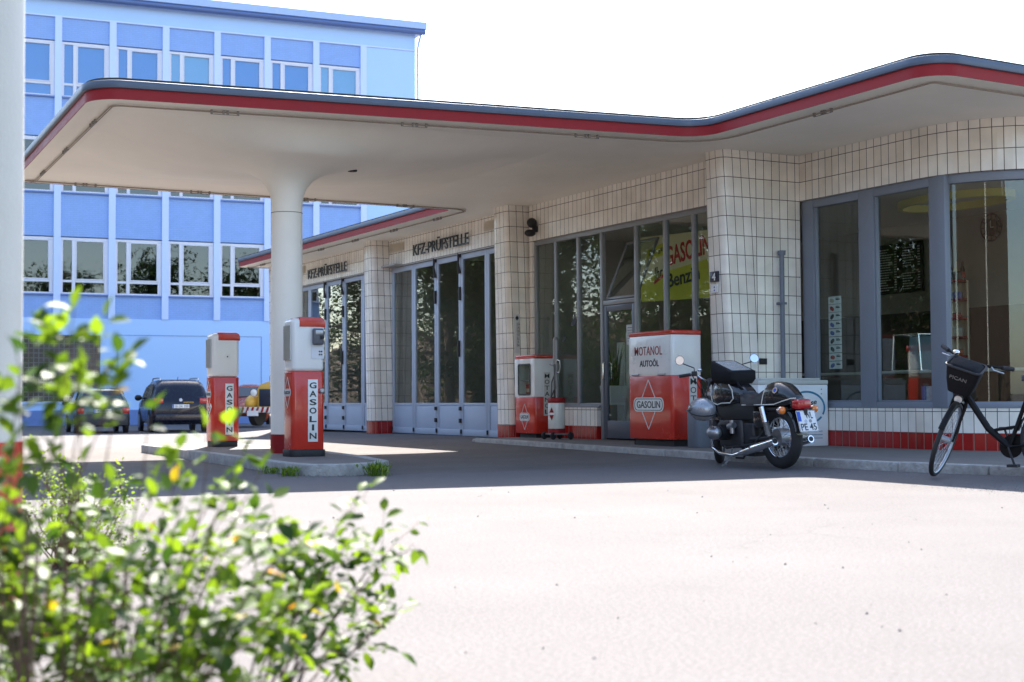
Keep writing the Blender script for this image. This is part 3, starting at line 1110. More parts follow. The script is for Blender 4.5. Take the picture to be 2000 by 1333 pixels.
# ------------------------------------------------------------------ petrol pumps
PW, PD, PH = 0.32, 0.40, 1.6
def pump(label, loc, variant):
    t = thing('petrol_pump', label, 'fuel pump', loc, 0, 'petrol pumps on the island')
    rr = rrect(PW, PD, 0.06, 6)
    b = B(); b.prism(rr, 0.08, 0.98)
    b.build('lower_body', RED, t, bevel=0.006)
    b = B(); b.prism(offset(rr, -0.003), 0.9805, PH)
    ub = b.build('upper_body', WHITE, t, bevel=0.05, seg=5, ang=60)
    b = B()                                             # red hood rounded over both ends
    pr = []
    r = 0.07
    y0, y1 = -0.11, PD / 2 + 0.004
    z1 = PH + 0.012
    for k in range(7):
        a = rad(90 - 90 * k / 6)
        pr.append((y1 - r + r * cos(a), z1 - r + r * sin(a)))
    pr += [(y1, PH - 0.1), (y0, PH - 0.1), (y0, z1)]
    b.loft([[(PW / 2 + 0.005, y, z) for y, z in pr], [(-PW / 2 - 0.005, y, z) for y, z in pr]])
    b.build('hood', RED, t, bevel=0.004)
    b = B(); b.prism(offset(rr, 0.018 if variant else -0.012), 0, 0.079)
    b.build('base', BLACKM, t, bevel=0.006)
    fy = -PD / 2
    b = B()
    b.ring([(-0.115, fy - 0.012), (0.115, fy - 0.012), (0.115, fy + 0.02), (-0.115, fy + 0.02)], [(-0.1, fy - 0.011), (0.1, fy - 0.011), (0.1, fy + 0.019), (-0.1, fy + 0.019)], 1.13, 1.50)
    b.box(-0.115, 0.115, fy - 0.012, fy + 0.02, 1.115, 1.13)
    b.box(-0.115, 0.115, fy - 0.012, fy + 0.02, 1.50, 1.515)
    b.box(-0.1, 0.1, fy - 0.011, fy + 0.01, 1.395, 1.41)
    dw = b.build('dial_window', ALU, t)
    b = B(); b.box(-0.1, 0.1, fy - 0.006, fy - 0.003, 1.13, 1.395)
    b.build('pane', mat('dial_glass', (0.03, 0.045, 0.04), 0.05, coat=1.0), dw, smooth=False)
    b = B(); b.box(-0.1, 0.1, fy - 0.006, fy - 0.003, 1.41, 1.5)
    b.build('dial_face', mat('dial_dark', (0.1, 0.1, 0.11), 0.2) if variant else WHITEP, dw, smooth=False)
    fx = PW / 2
    yc = 0.05
    b = B(); b.box(fx, fx + 0.006, yc - 0.06, yc + 0.06, 0.17, 0.89)
    sp = b.build('name_plate', WHITEP, t, bevel=0.002)
    b = B(); column_text(b, 'GASOLIN', (fx + 0.0075, yc, 0.53), (0, 1, 0), 0.68, 0.085, 0.004, 0.018)
    b.build('lettering', DARK, sp, smooth=False)
    emblem_full(t, (0.0, fy - 0.001, 0.74), (1, 0, 0), (0, 0, 1), 0.21, 0.36, 0.235, 0.085)
    if variant:                                         # hose holster and keypad
        b = B(); b.box(fx, fx + 0.004, 0.03, 0.185, 1.13, 1.495)
        kp = b.build('side_plate', mat('plate_white', (0.7, 0.71, 0.74), 0.3), t)
        GR = mat('holster_grey', (0.1, 0.105, 0.12), 0.4)
        b = B()
        b.box(fx + 0.004, fx + 0.07, 0.035, 0.165, 1.29, 1.48)
        hb = b.build('nozzle_holster', GR, t, bevel=0.02, seg=3)
        b = B(); b.box(fx + 0.0705, fx + 0.074, 0.06, 0.15, 1.41, 1.46)
        b.build('holster_window', ALU, hb, bevel=0.004)
        b = B(); b.box(fx + 0.0705, fx + 0.09, 0.115, 0.16, 1.36, 1.4)
        b.build('holster_lock', BLACKM, hb, bevel=0.004)
        for dy in (0.13, 0.155):
            for k in range(2):
                b = B(); b.cyl((fx + 0.004, dy, 1.18 + 0.035 * k), (fx + 0.012, dy, 1.18 + 0.035 * k), 0.009)
                b.build('button', DARK, kp)
        b = B(); b.lathe([(0.03, 0), (0.03, 0.025), (0.022, 0.035), (0.0, 0.036)], (fx + 0.001, 0.155, 0.76), (1, 0, 0), 20)
        b.build('knob', ALU, t)
    else:
        b = B(); b.lathe([(0.011, 0), (0.011, 0.002)], (fx + 0.001, 0.02, 1.27), (1, 0, 0), 16)
        b.build('keyhole', DARK, t)
        b = B(); b.torus((fx - 0.001, 0.02, 1.27), 0.036, 0.003, (1, 0, 0), 24, 6)
        b.build('keyhole_ring', WHITE, t)
        b = B()
        b.tube([(fx, -0.01, 0.42), (fx + 0.05, -0.01, 0.42), (fx + 0.055, -0.04, 0.425)], 0.014)
        b.build('handle', BLACKM, t)
        b = B(frame((0.02, fy - 0.002, 0.49), (0.75, 0, 0.66), (-0.66, 0, 0.75)))
        b.prism([(-0.15, -0.035), (0.15, -0.035), (0.15, 0.035), (-0.15, 0.035)], 0, 0.003)
        st = b.build('sticker', WHITEP, t, smooth=False)
        b = B(); text(b, 'BENZIN', Vector((0.04, fy - 0.006, 0.51)), (0.75, 0, 0.66), (-0.66, 0, 0.75), 0.035, 0.16, 0.002)
        b.build('lettering', DARK, st, smooth=False)
    return t
pump('red and white petrol pump with a small black handle, left of the column', (-19.77, 5.93, 0.112), 0)
pump('red and white petrol pump with a grey hose holster, right of the column', (-15.77, 5.7, 0.112), 1)

# ------------------------------------------------------------------ oil cabinets by the kiosk
def cabinet(name, label, x0, x1, y0, y1, z0, zs, z1, group):
    t = thing(name, label, 'cabinet', ((x0 + x1) / 2, (y0 + y1) / 2, z0), 0, group)
    w, d = x1 - x0, y1 - y0
    rr = rrect(w, d, 0.05, 5)
    return t, w, d, rr
t, w, d, rr = cabinet('oil_can_cabinet', 'small red and white oil cabinet with a glass door showing cans, against the tiled pillar', -20.84, -20.16, 11.22, 11.58, 0.126, 0.8, 1.47, 'oil cabinets')
b = B(); b.prism(offset(rr, -0.06), 0, 0.07); b.build('base', BLACKM, t)
b = B(); b.prism(rr, 0.07, 0.665); b.build('lower_body', RED, t, bevel=0.006)
b = B(); b.prism(offset(rr, 0.006), 1.29, 1.35); b.build('lid', RED, t, bevel=0.012)
b = B()                                                 # upper box with an opening in front
hw, hd = w / 2, d / 2
for q in ((-hw, -0.2, -hd, hd), (0.2, hw, -hd, hd)):
    b.box(q[0], q[1], q[2], q[3], 0.666, 1.289)
b.box(-0.2, 0.2, -hd, hd, 1.2, 1.289)
b.box(-0.2, 0.2, -hd, hd, 0.666, 0.7)
b.box(-0.2, 0.2, hd - 0.02, hd, 0.7, 1.2)
b.build('upper_body', WHITE, t, bevel=0.004)
b = B(); b.ring(rrect(0.42, 0.52, 0.04), rrect(0.37, 0.47, 0.025), 0, 0.012)
b2 = B(frame((0, -hd, 0.95), (1, 0, 0), (0, 0, 1)))
b2.add([tuple(v) for v in b.v], b.f)
dr = b2.build('door_frame', DARK, t)
b = B(); b.box(-0.19, 0.19, -hd + 0.003, -hd + 0.006, 0.71, 1.19); b.build('pane', GLASS, dr, smooth=False)
b = B(); b.box(-0.2, 0.2, -hd + 0.03, hd - 0.025, 0.935, 0.945); b.build('shelf', ALU, t)
emblem_full(t, (0.0, -hd - 0.001, 0.34), (1, 0, 0), (0, 0, 1), 0.27, 0.42, 0.34, 0.13)
b = B(); b.box(hw, hw + 0.005, -0.01, 0.11, 0.36, 1.07); sp = b.build('name_plate', mat('plate_cream', (0.6, 0.58, 0.53), 0.35), t)
b = B(); column_text(b, 'MOTANOL', (hw + 0.007, 0.05, 0.715), (0, 1, 0), 0.68, 0.085, 0.003, 0.004); b.build('lettering', DARK, sp, smooth=False)
base = Vector(t.location)
can_m = [mat('can_red', (0.5, 0.05, 0.03), 0.3, 0.2), mat('can_cream', (0.55, 0.5, 0.42), 0.35), mat('can_brown', (0.3, 0.2, 0.13), 0.35)]
ci = 0
where = {0: 'on the cabinet floor', 1: 'on the cabinet shelf', 2: 'topmost in the stack on the cabinet shelf'}
for lv, zz, xsn in ((0, 0.702, (-0.12, 0.0, 0.13)), (1, 0.946, (-0.02, 0.09, 0.16)), (2, 1.068, (0.05, 0.14))):
    for k, xx in enumerate(xsn):
        h = 0.17 if lv == 0 else 0.12
        mm = (ci + lv) % 3
        c = B(); c.lathe([(0.045, 0), (0.047, 0.006), (0.047, h - 0.008), (0.044, h)], (0, 0, 0), n=18)
        cn = thing('oil_can', '', 'oil can', (base.x + xx, base.y - 0.03, base.z + zz), 0, 'oil cans in the glass cabinet')
        c.build('body', can_m[mm], cn)
        c = B(); c.lathe([(0.0475, h * 0.25), (0.0475, h * 0.6)], (0, 0, 0), n=18, cap=False)
        c.build('paper_band', can_m[(mm + 1) % 3], cn)
        c = B(); c.lathe([(0.014, h), (0.014, h + 0.015)], (0.012, 0, 0), n=10)
        c.build('cap', can_m[0], cn)
        cn['label'] = ['red', 'cream', 'brown'][mm] + ' oil can ' + where[lv] + ', ' + (['leftmost', 'middle', 'rightmost'][k] if len(xsn) == 3 else ['left one', 'right one'][k]) + ' of its row'
        ci += 1

t, w, d, rr = cabinet('oil_cabinet', 'large red and white oil cabinet lettered AUTO\u00d6L, beside the shop door', -16.47, -15.42, 10.64, 11.13, 0.126, 1.0, 1.65, 'oil cabinets')
hw, hd = w / 2, d / 2
b = B(); b.prism(offset(rr, -0.06), 0, 0.09); b.build('base', BLACKM, t)
b = B(); b.prism(rr, 0.09, 0.935); b.build('lower_body', RED, t, bevel=0.006)
b = B(); b.prism(offset(rr, -0.002), 0.9355, 1.47); ub = b.build('upper_body', WHITE, t, bevel=0.004)
b = B(); b.prism(offset(rr, 0.008), 1.4705, 1.53); b.build('lid', RED, t, bevel=0.015, seg=3)
b = B()
b.box(-hw + 0.03, hw - 0.05, -hd - 0.004, -hd - 0.0005, 0.96, 1.44)
fl = b.build('front_flap', mat('white_flap', (0.76, 0.755, 0.73), 0.28, coat=0.3), t, bevel=0.002)
b = B()
for xx in (-0.3, 0.3):
    pass
for xx in (-0.33, 0.3):
    b = B(); b.cyl((xx - 0.08, -hd - 0.012, 0.95), (xx + 0.08, -hd - 0.012, 0.95), 0.012)
    b.build('hinge', ALU, fl)
b = B(); text(b, 'MOTANOL', (-0.02, -hd - 0.006, 1.27), (1, 0, 0), (0, 0, 1), 0.12, 0.66, 0.003, 0.003)
b.build('red_lettering', mat('letter_red', (0.28, 0.02, 0.02), 0.4), fl, smooth=False)
b = B(); text(b, 'AUTO\u00d6L', (0.0, -hd - 0.006, 1.11), (1, 0, 0), (0, 0, 1), 0.105, 0.46, 0.003, 0.02)
b.build('lettering', DARK, fl, smooth=False)
emblem_full(t, (-0.03, -hd - 0.001, 0.55), (1, 0, 0), (0, 0, 1), 0.44, 0.66, 0.72, 0.19)
b = B(); b.box(hw, hw + 0.005, 0.03, 0.15, 0.11, 0.92); sp = b.build('name_plate', MATS['plate_cream'], t)
b = B(); column_text(b, 'MOTANOL', (hw + 0.007, 0.09, 0.515), (0, 1, 0), 0.79, 0.09, 0.003, 0.004); b.build('lettering', DARK, sp, smooth=False)

# grease drum on a trolley
t = thing('oil_drum_trolley', 'white drum with red rims and a hand pump on a small wheeled trolley', 'drum trolley', (-19.25, 11.1, 0.126))
b = B(); b.lathe([(0.125, 0.13), (0.13, 0.14), (0.13, 0.6), (0.125, 0.61)], n=32); dm = b.build('drum', mat('drum_white', (0.7, 0.69, 0.62), 0.3, coat=0.3), t)
b = B(); b.lathe([(0.134, 0.57), (0.137, 0.575), (0.137, 0.635), (0.13, 0.645), (0.02, 0.65)], n=32); b.build('lid', REDDULL, t)
b = B(); b.lathe([(0.1335, 0.1), (0.1335, 0.17)], n=32); b.build('bottom_rim', REDDULL, t)
b = B(); b.box(-0.17, 0.17, -0.13, 0.13, 0.075, 0.1); b.build('platform', STEEL, t)
for x, y in ((-0.14, -0.14), (0.14, -0.14), (-0.14, 0.14), (0.2, 0.14)):
    b = B(); b.torus((x, y, 0.06), 0.04, 0.02, (1, 0.3, 0), 20, 8)
    b.lathe([(0.03, -0.012), (0.03, 0.012)], (x, y, 0.06), (1, 0.3, 0), 14)
    b.build('wheel', RUBBER, t)
b = B()
b.cyl((0.02, 0, 0.645), (0.02, 0, 1.2), 0.022); b.cyl((0.0, 0, 1.17), (-0.005, 0, 1.55), 0.05, 0.046); b.cyl((-0.005, 0, 1.55), (-0.005, 0, 1.6), 0.046, 0.025)
b.build('hand_pump', STEEL, t)
b = B(); b.tube([(0.05, -0.02, 1.05), (0.13, -0.02, 1.04), (0.17, -0.02, 1.12), (0.15, -0.02, 1.22), (0.08, -0.02, 1.24), (0.04, -0.02, 1.2)], 0.011)
b.build('pump_handle', mat('nickel', (0.5, 0.5, 0.48), 0.3, 0.8), t)
b = B(); b.tube([(-0.03, -0.03, 1.15), (-0.12, -0.04, 1.17)], 0.014); b.build('spout', STEEL, t)
b = B(); b.tube([(0.01, -0.04, 1.15), (0.06, -0.06, 0.95), (0.05, -0.05, 0.8), (-0.02, -0.05, 0.72), (-0.09, -0.04, 0.66), (-0.1, -0.02, 0.9), (-0.02, -0.02, 1.0)], 0.012)
b.build('hose', mat('hose_grey', (0.12, 0.115, 0.11), 0.5), t)
b = B(frame((0.06, -0.12, 0.4), (0.9, 0.45, 0), (0, 0, 1)))
b.prism([(0, 0.1), (-0.05, 0), (0, -0.1), (0.05, 0)], 0, 0.004); b.build('red_badge', REDDULL, dm)
b = B(frame((0.06, -0.125, 0.4), (0.9, 0.45, 0), (0, 0, 1)))
b.prism(rrect(0.13, 0.035, 0.015), 0, 0.006); b.build('badge_plate', WHITEP, dm)

# grey bin behind the motorcycle
t = thing('waste_bin', 'plain grey waste bin half hidden behind the motorcycle', 'bin', (-15.02, 10.78, 0.126))
b = B(); b.prism(rrect(0.26, 0.26, 0.08), 0, 0.46); b.build('body', mat('bin_grey', (0.13, 0.145, 0.17), 0.5), t, bevel=0.01)
b = B(); b.prism(rrect(0.28, 0.28, 0.085), 0.46, 0.49); b.build('lid', mat('bin_lid', (0.15, 0.17, 0.2), 0.5), t, bevel=0.01)

# ice cream freezer
t = thing('chest_freezer', 'white chest freezer with a blue oval and EISKREM lettering, behind the motorcycle', 'freezer', (-14.76, 11.9, 0.126))
FW = mat('freezer_white', (0.8, 0.82, 0.85), 0.3, coat=0.3)
b = B(); b.box(-0.25, 0.25, -0.56, 0.58, 0, 0.8); b.build('body', FW, t, bevel=0.012)
b = B(); b.box(-0.255, 0.255, -0.565, 0.585, 0.801, 0.86); b.build('rim', mat('freezer_rim', (0.56, 0.58, 0.55), 0.4), t, bevel=0.01)
b = B(); b.box(-0.24, 0.25, -0.52, 0.45, 0.861, 0.885); b.build('lid', mat('freezer_lid', (0.62, 0.63, 0.6), 0.3), t, bevel=0.006)
FBL = mat('freezer_blue', (0.03, 0.2, 0.34), 0.4)
fx = 0.251
M = frame((fx, 0.22, 0.5), (0, 1, 0), (0, 0, 1))
b = B(M)
def arcpts(rx, ry, a0, a1, n=30):
    return [(rx * cos(rad(a0 + (a1 - a0) * i / n)), ry * sin(rad(a0 + (a1 - a0) * i / n))) for i in range(n + 1)]
for a0, a1 in ((-25, 190), (-120, -35)):
    o_, i_ = arcpts(0.31, 0.22, a0, a1), arcpts(0.285, 0.195, a0, a1)
    secs = [[(p[0], p[1], 0), (q[0], q[1], 0), (q[0], q[1], 0.004), (p[0], p[1], 0.004)] for p, q in zip(o_, i_)]
    b.loft(secs)
b.build('blue_oval', FBL, t)
b = B()
text(b, 'Langnese', (fx + 0.002, 0.17, 0.545), (0, 1, 0.12), (0, -0.12, 1), 0.085, 0.44, 0.003, 0.02, 0.25)
b.build('script_lettering', DARK, t, smooth=False)
b = B(); text(b, 'EISKREM', (fx + 0.002, 0.19, 0.41), (0, 1, 0.05), (0, 0, 1), 0.05, 0.34, 0.003, 0.02); b.build('lettering', DARK, t, smooth=False)
for k in range(3):
    b = B(); b.box(fx, fx + 0.003, 0.2 - 0.03 * k, 0.48, 0.19 - 0.045 * k, 0.197 - 0.045 * k); b.build('stripe', FBL, t)
for yy, zz in ((0.47, 0.74), (0.47, 0.68)):
    b = B(); b.cyl((fx - 0.002, yy, zz), (fx + 0.004, yy, zz), 0.008); b.build('screw', STEEL, t)

# small fixtures on the walls
t = thing('security_light', 'small black security light on the tiled wall above the shop front', 'wall lamp', (-20.72, 11.5, 3.6))
b = B(); b.ell((0, 0, 0.1), 0.07, 0.09, 0.085); b.build('lamp_head', BLACKM, t)
b = B(); b.ell((-0.01, -0.03, -0.07), 0.085, 0.1, 0.06); b.build('sensor', BLACKM, t)
b = B(); b.box(-0.03, 0.03, 0.02, 0.1, -0.05, 0.05); b.build('bracket', BLACKM, t)
t = thing('house_number', 'dark enamel plate with a white 4 on the corner pillar', 'number plate', (-15.26, 11.225, 2.36))
b = B(); b.box(-0.09, 0.09, -0.012, 0.01, -0.07, 0.07); b.build('plate', mat('number_blue', (0.015, 0.018, 0.04), 0.3), t, bevel=0.003)
b = B(); text(b, '4', (0, -0.0135, 0), (1, 0, 0), (0, 0, 1), 0.1, 0.075, 0.002, 0.02); b.build('numeral', WHITEP, t, smooth=False)
t = thing('wall_sticker', 'tiny white sticker with blue dots below the house number', 'sticker', (-15.26, 11.225, 2.2))
b = B(); b.box(-0.07, 0.07, -0.004, 0.008, -0.05, 0.06); b.build('paper', WHITEP, t)
for zz in (-0.02, 0.02):
    b = B(); b.cyl((0, -0.006, zz), (0, -0.003, zz), 0.012); b.build('blue_dot', mat('dot_blue', (0.03, 0.03, 0.3), 0.4), t)
t = thing('thermometer', 'tall narrow enamel thermometer on the tiled pillar beside the small cabinet', 'thermometer', (-21.035, 11.37, 1.86))
b = B(); b.box(0, 0.012, -0.05, 0.05, -0.33, 0.33); b.build('plate', mat('plate_pale', (0.66, 0.65, 0.62), 0.3), t, bevel=0.003)
b = B(); b.cyl((0.014, 0, -0.22), (0.014, 0, 0.18), 0.005); b.build('glass_tube', STEEL, t)
M = frame((0.0125, 0, 0.26), (0, 1, 0), (0, 0, 1))
b = B(M); b.prism([(0, 0.045), (-0.035, 0), (0, -0.045), (0.035, 0)], 0, 0.002); b.build('diamond_mark', DARK, t)
b = B(); column_text(b, 'GASOLIN', (0.0135, 0.028, -0.02), (0, 1, 0), 0.42, 0.028, 0.001, 0.01); b.build('lettering', DARK, t, smooth=False)

# ------------------------------------------------------------------ motorcycle (x forward, y to its left)
MC = thing('motorcycle', 'black motorcycle with white pinstripes parked on its side stand at the kerb', 'motorcycle', (-11.62, 9.38, 0.03), pi)
MC.rotation_euler = (rad(-2), 0, rad(177.5))
STRIPE = mat('pinstripe', (0.72, 0.7, 0.62), 0.4)
ENG = mat('engine_cast', (0.06, 0.062, 0.07), 0.45, 0.6, var=0.25, vscale=20)
ENGD = mat('engine_dark', (0.012, 0.012, 0.013), 0.6, 0.0, var=0.3, vscale=20)
SEATM = mat('seat_vinyl', (0.02, 0.02, 0.024), 0.5, bump=0.15)
AMBER = mat('amber_lens', (0.75, 0.2, 0.02), 0.15, coat=0.8)
REDL = mat('red_lens', (0.42, 0.01, 0.012), 0.15, coat=0.8)
MIRR = mat('mirror_face', (0.85, 0.87, 0.9), 0.03, 1.0, var=0.0)
PLATEW = mat('plate_reflective', (0.75, 0.76, 0.76), 0.4)
EUB = mat('plate_blue', (0.02, 0.09, 0.5), 0.4)

def spoked(parent, c, R, r, rim, axis, n, mtyre=RUBBER, mrim=CHROME, spr=0.003, hub=0.05, hw=0.05):
    """wheel: tyre, rim and a wire centre"""
    c, d = Vector(c), Vector(axis).normalized()
    b = B(); b.torus(c, R - r, r, d, 48, 12); w = b.build('wheel', mtyre, parent, smooth=60)
    b = B(); b.torus(c, R - 2 * r + 0.004, rim * 0.55, d, 48, 8, rim); b.build('rim', mrim, w, smooth=60)
    a = d.orthogonal().normalized(); e = d.cross(a)
    b = B()
    for i in range(n):
        t = 2 * pi * i / n
        sd_ = 1 if i % 2 else -1
        t2 = t + (0.5 if (i // 2) % 2 else -0.5)
        p = c + (cos(t2) * a + sin(t2) * e) * hub * 0.8 + d * sd_ * hw * 0.8
        q = c + (cos(t) * a + sin(t) * e) * (R - 2 * r)
        b.cyl(p, q, spr, n=5, cap=False)
    b.cyl(c - d * hw, c + d * hw, hub, n=20)
    b.build('hub_and_spokes', ALU, w)
    return w
RW, FWH = 0.325, 0.33
spoked(MC, (0, 0, RW), RW, 0.06, 0.035, (0, 1, 0), 36, hub=0.09, hw=0.06)
# steering assembly turned to the right
steer = Matrix.Translation((1.16, 0, 0)) @ Matrix.Rotation(rad(-38), 4, 'Z') @ Matrix.Translation((-1.2, 0, 0))
def S(p):
    return steer @ Vector(p)
AX = S((1.38, 0, FWH))
spoked(MC, AX, FWH, 0.048, 0.03, (steer.to_3x3() @ Vector((0, 1, 0))), 36, hub=0.08, hw=0.05)
b = B(steer)
for sy in (-1, 1):
    b.cyl((1.38, sy * 0.085, 0.31), (1.2, sy * 0.085, 0.8), 0.021, 0.018)
b.box(1.16, 1.25, -0.12, 0.12, 0.76, 0.8)
b.build('fork', ALU, MC)
b = B(steer)
for i in range(2):
    pass
secs = []
for k in range(9):
    a = rad(30 + 120 * k / 8)
    cxx, czz = 1.38 - 0.365 * cos(a), FWH + 0.365 * sin(a)
    secs.append([(cxx, -0.06, czz - 0.02), (cxx, 0.06, czz - 0.02), (cxx, 0.05, czz), (cxx, 0, czz + 0.012), (cxx, -0.05, czz)])
b.loft(secs)
b.build('front_fender', BLACK, MC)
b = B(steer)
b.lathe([(0.03, -0.1), (0.075, -0.06), (0.088, 0.0), (0.09, 0.06), (0.08, 0.075)], (1.32, 0, 0.82), (1, 0, 0.05), 24)
b.build('headlamp', BLACK, MC)
b = B(steer)
for sy in (-1, 1):
    b.lathe([(0.045, 0), (0.048, 0.05), (0.042, 0.06)], (1.2, sy * 0.06, 0.88), (-0.5, 0, 1), 18)
b.build('instruments', BLACKM, MC)
b = B(steer)
b.tube([(1.06, -0.37, 0.985), (1.1, -0.22, 1.01), (1.18, -0.12, 0.93), (1.2, 0, 0.9), (1.18, 0.12, 0.93), (1.1, 0.22, 1.01), (1.06, 0.37, 0.985)], 0.011)
hb = b.build('handlebar', CHROME, MC)
for sy in (-1, 1):
    b = B(steer); b.tube([(1.085, sy * 0.26, 1.0), (1.06, sy * 0.385, 0.985)], 0.018); b.build('grip', RUBBER, hb)
    b = B(steer); b.tube([(1.13, sy * 0.22, 1.0), (1.14, sy * 0.3, 0.99), (1.12, sy * 0.4, 0.975)], 0.007); b.build('lever', ALU, hb)
    b = B(steer); b.box(1.07, 1.13, sy * 0.22 - 0.03, sy * 0.22 + 0.03, 0.985, 1.035); b.build('switch_block', BLACKM, hb, bevel=0.008)
    p0, p1 = S((1.1, sy * 0.22, 1.03)), S((1.1, sy * 0.36, 1.13))
    if sy < 0:
        p1 = S((1.08, sy * 0.42, 1.12))
    b = B(); b.tube([p0, p0 + Vector((0, 0, 0.04)), p1], 0.006); ms = b.build('mirror', BLACKM, MC)
    d = Vector((-0.96, 0.28, 0.3 if sy < 0 else -0.05)).normalized()
    b = B(); b.lathe([(0.0, -0.03), (0.036, -0.022), (0.05, -0.002), (0.052, 0.006)], p1 + Vector((0, sy * 0.02, 0.03)), d, 28); b.build('mirror_shell', BLACK, ms)
    b = B(); b.lathe([(0.047, 0.0055), (0.047, 0.0075)], p1 + Vector((0, sy * 0.02, 0.03)), d, 28); b.build('mirror_glass', MIRR, ms)
b = B(steer)
b.lathe([(0.02, 0), (0.026, 0.015), (0.02, 0.03)], (1.1, 0.16, 1.03), (0, 0, 1), 14); b.build('reservoir', CHROME, MC)
# frame and engine
b = B()
b.tube([(1.15, 0, 0.78), (1.08, 0, 0.6), (0.98, 0.07, 0.3), (0.85, 0.1, 0.2), (0.3, 0.12, 0.25), (0.12, 0.12, 0.4)], 0.018)
b.tube([(1.15, 0, 0.78), (1.08, 0, 0.6), (0.98, -0.07, 0.3), (0.85, -0.1, 0.2), (0.3, -0.12, 0.25), (0.12, -0.12, 0.4)], 0.018)
b.tube([(1.13, 0, 0.74), (0.6, 0, 0.66), (0.1, 0.1, 0.62), (-0.25, 0.1, 0.62)], 0.018)
b.tube([(0.1, -0.1, 0.62), (-0.25, -0.1, 0.62)], 0.018)
for sy in (-1, 1):
    b.tube([(0.38, sy * 0.1, 0.3), (0.0, sy * 0.12, RW)], 0.025)
b.build('frame', BLACKM, MC)
b = B(); b.box(0.55, 0.98, -0.11, 0.11, 0.2, 0.52); eb = b.build('engine_block', ENG, MC, bevel=0.04, seg=3)
b = B(); b.cyl((0.97, 0, 0.42), (1.02, 0, 0.42), 0.1, 0.09); b.build('front_cover', ENG, eb)
b = B(); b.box(0.36, 0.55, -0.09, 0.09, 0.24, 0.48); b.build('gearbox', ENG, MC, bevel=0.03, seg=3)
b = B(); b.box(0.3, 0.98, -0.12, 0.12, 0.5, 0.68); b.build('airbox', ENGD, MC, bevel=0.02)
for sy in (-1, 1):
    b = B()
    for k in range(7):
        b.lathe([(0.085, 0), (0.085, 0.006)], (0.8, sy * (0.12 + 0.017 * k), 0.37), (0, sy, 0), 20)
    b.lathe([(0.06, 0), (0.06, 0.13)], (0.8, sy * 0.11, 0.37), (0, sy, 0), 20)
    b.build('cylinder', ENG, MC)
    b = B(); b.ell((0.8, sy * 0.285, 0.37), 0.1, 0.075, 0.075); b.build('valve_cover', ALU, MC)
    b = B(); b.cyl((0.62, sy * 0.15, 0.45), (0.7, sy * 0.16, 0.43), 0.035); b.cyl((0.65, sy * 0.155, 0.36), (0.65, sy * 0.155, 0.5), 0.028); b.build('carburettor', ALU, MC)
    b = B(); b.tube([(0.88, sy * 0.22, 0.34), (0.96, sy * 0.21, 0.3), (0.97, sy * 0.2, 0.2), (0.85, sy * 0.19, 0.145), (0.6, sy * 0.19, 0.13), (0.45, sy * 0.2, 0.16)], 0.019, 10); b.build('exhaust_pipe', CHROME, MC)
    b = B(); b.tube([(0.47, sy * 0.2, 0.155), (0.38, sy * 0.205, 0.175), (0.1, sy * 0.215, 0.235), (-0.2, sy * 0.225, 0.3)], [0.02, 0.042, 0.046, 0.038], 18)
    mf = b.build('muffler', CHROME, MC)
    b = B(); b.cyl((-0.197, sy * 0.225, 0.3), (-0.204, sy * 0.2252, 0.3015), 0.026); b.build('tailpipe_hole', BLACKM, mf)
    b = B(); b.cyl((0.0, sy * 0.15, 0.34), (0.055, sy * 0.15, 0.5), 0.02); b.torus((0.01, sy * 0.15, 0.36), 0.025, 0.006, (0.3, 0, 1), 16, 6)
    for k in range(8):
        f_ = k / 8
        b.torus((0.012 + 0.045 * f_, sy * 0.15, 0.365 + 0.13 * f_), 0.027, 0.006, (0.33, 0, 0.94), 16, 6)
    sk = b.build('shock_absorber', STEEL, MC)
    b = B(); b.cyl((0.05, sy * 0.15, 0.48), (0.105, sy * 0.15, 0.64), 0.034); b.build('shock_cover', CHROME, sk)
    b = B(); b.box(0.16, 0.32, sy * 0.1 - 0.02, sy * 0.1 + 0.02, 0.42, 0.6); b.build('side_cover', BLACK, MC, bevel=0.018, seg=3)
    b = B(); b.tube([(0.3, sy * 0.14, 0.24), (0.3, sy * 0.28, 0.25)], 0.014); b.build('footrest', RUBBER, MC)
# tank
secs = []
for x, hw_, zb, zt in ((1.13, 0.07, 0.74, 0.84), (1.08, 0.13, 0.66, 0.93), (0.96, 0.17, 0.625, 0.97), (0.82, 0.175, 0.63, 0.96), (0.66, 0.15, 0.65, 0.91), (0.53, 0.11, 0.68, 0.84), (0.49, 0.07, 0.7, 0.79)):
    h_ = zt - zb
    secs.append([(x, hw_ * cx_, zb + h_ * cz_) for cx_, cz_ in ((0.55, 0), (0.88, 0.06), (1, 0.3), (0.99, 0.55), (0.85, 0.82), (0.5, 0.97), (0, 1), (-0.5, 0.97), (-0.85, 0.82), (-0.99, 0.55), (-1, 0.3), (-0.88, 0.06), (-0.55, 0))])
b = B(); b.loft(secs)
tank = b.build('fuel_tank', BLACK, MC, smooth=60)
m_ = tank.modifiers.new('s', 'SUBSURF'); m_.levels = m_.render_levels = 2
b = B()
for sy in (-1, 1):
    b.tube([(1.05, sy * 0.13, 0.88), (1.04, sy * 0.147, 0.77), (1.0, sy * 0.158, 0.69), (0.9, sy * 0.164, 0.665), (0.82, sy * 0.167, 0.68), (0.68, sy * 0.149, 0.685), (0.63, sy * 0.139, 0.73), (0.65, sy * 0.137, 0.82), (0.72, sy * 0.13, 0.88)], 0.006, 6)
    b.build('tank_pinstripe', STRIPE, tank); b = B()
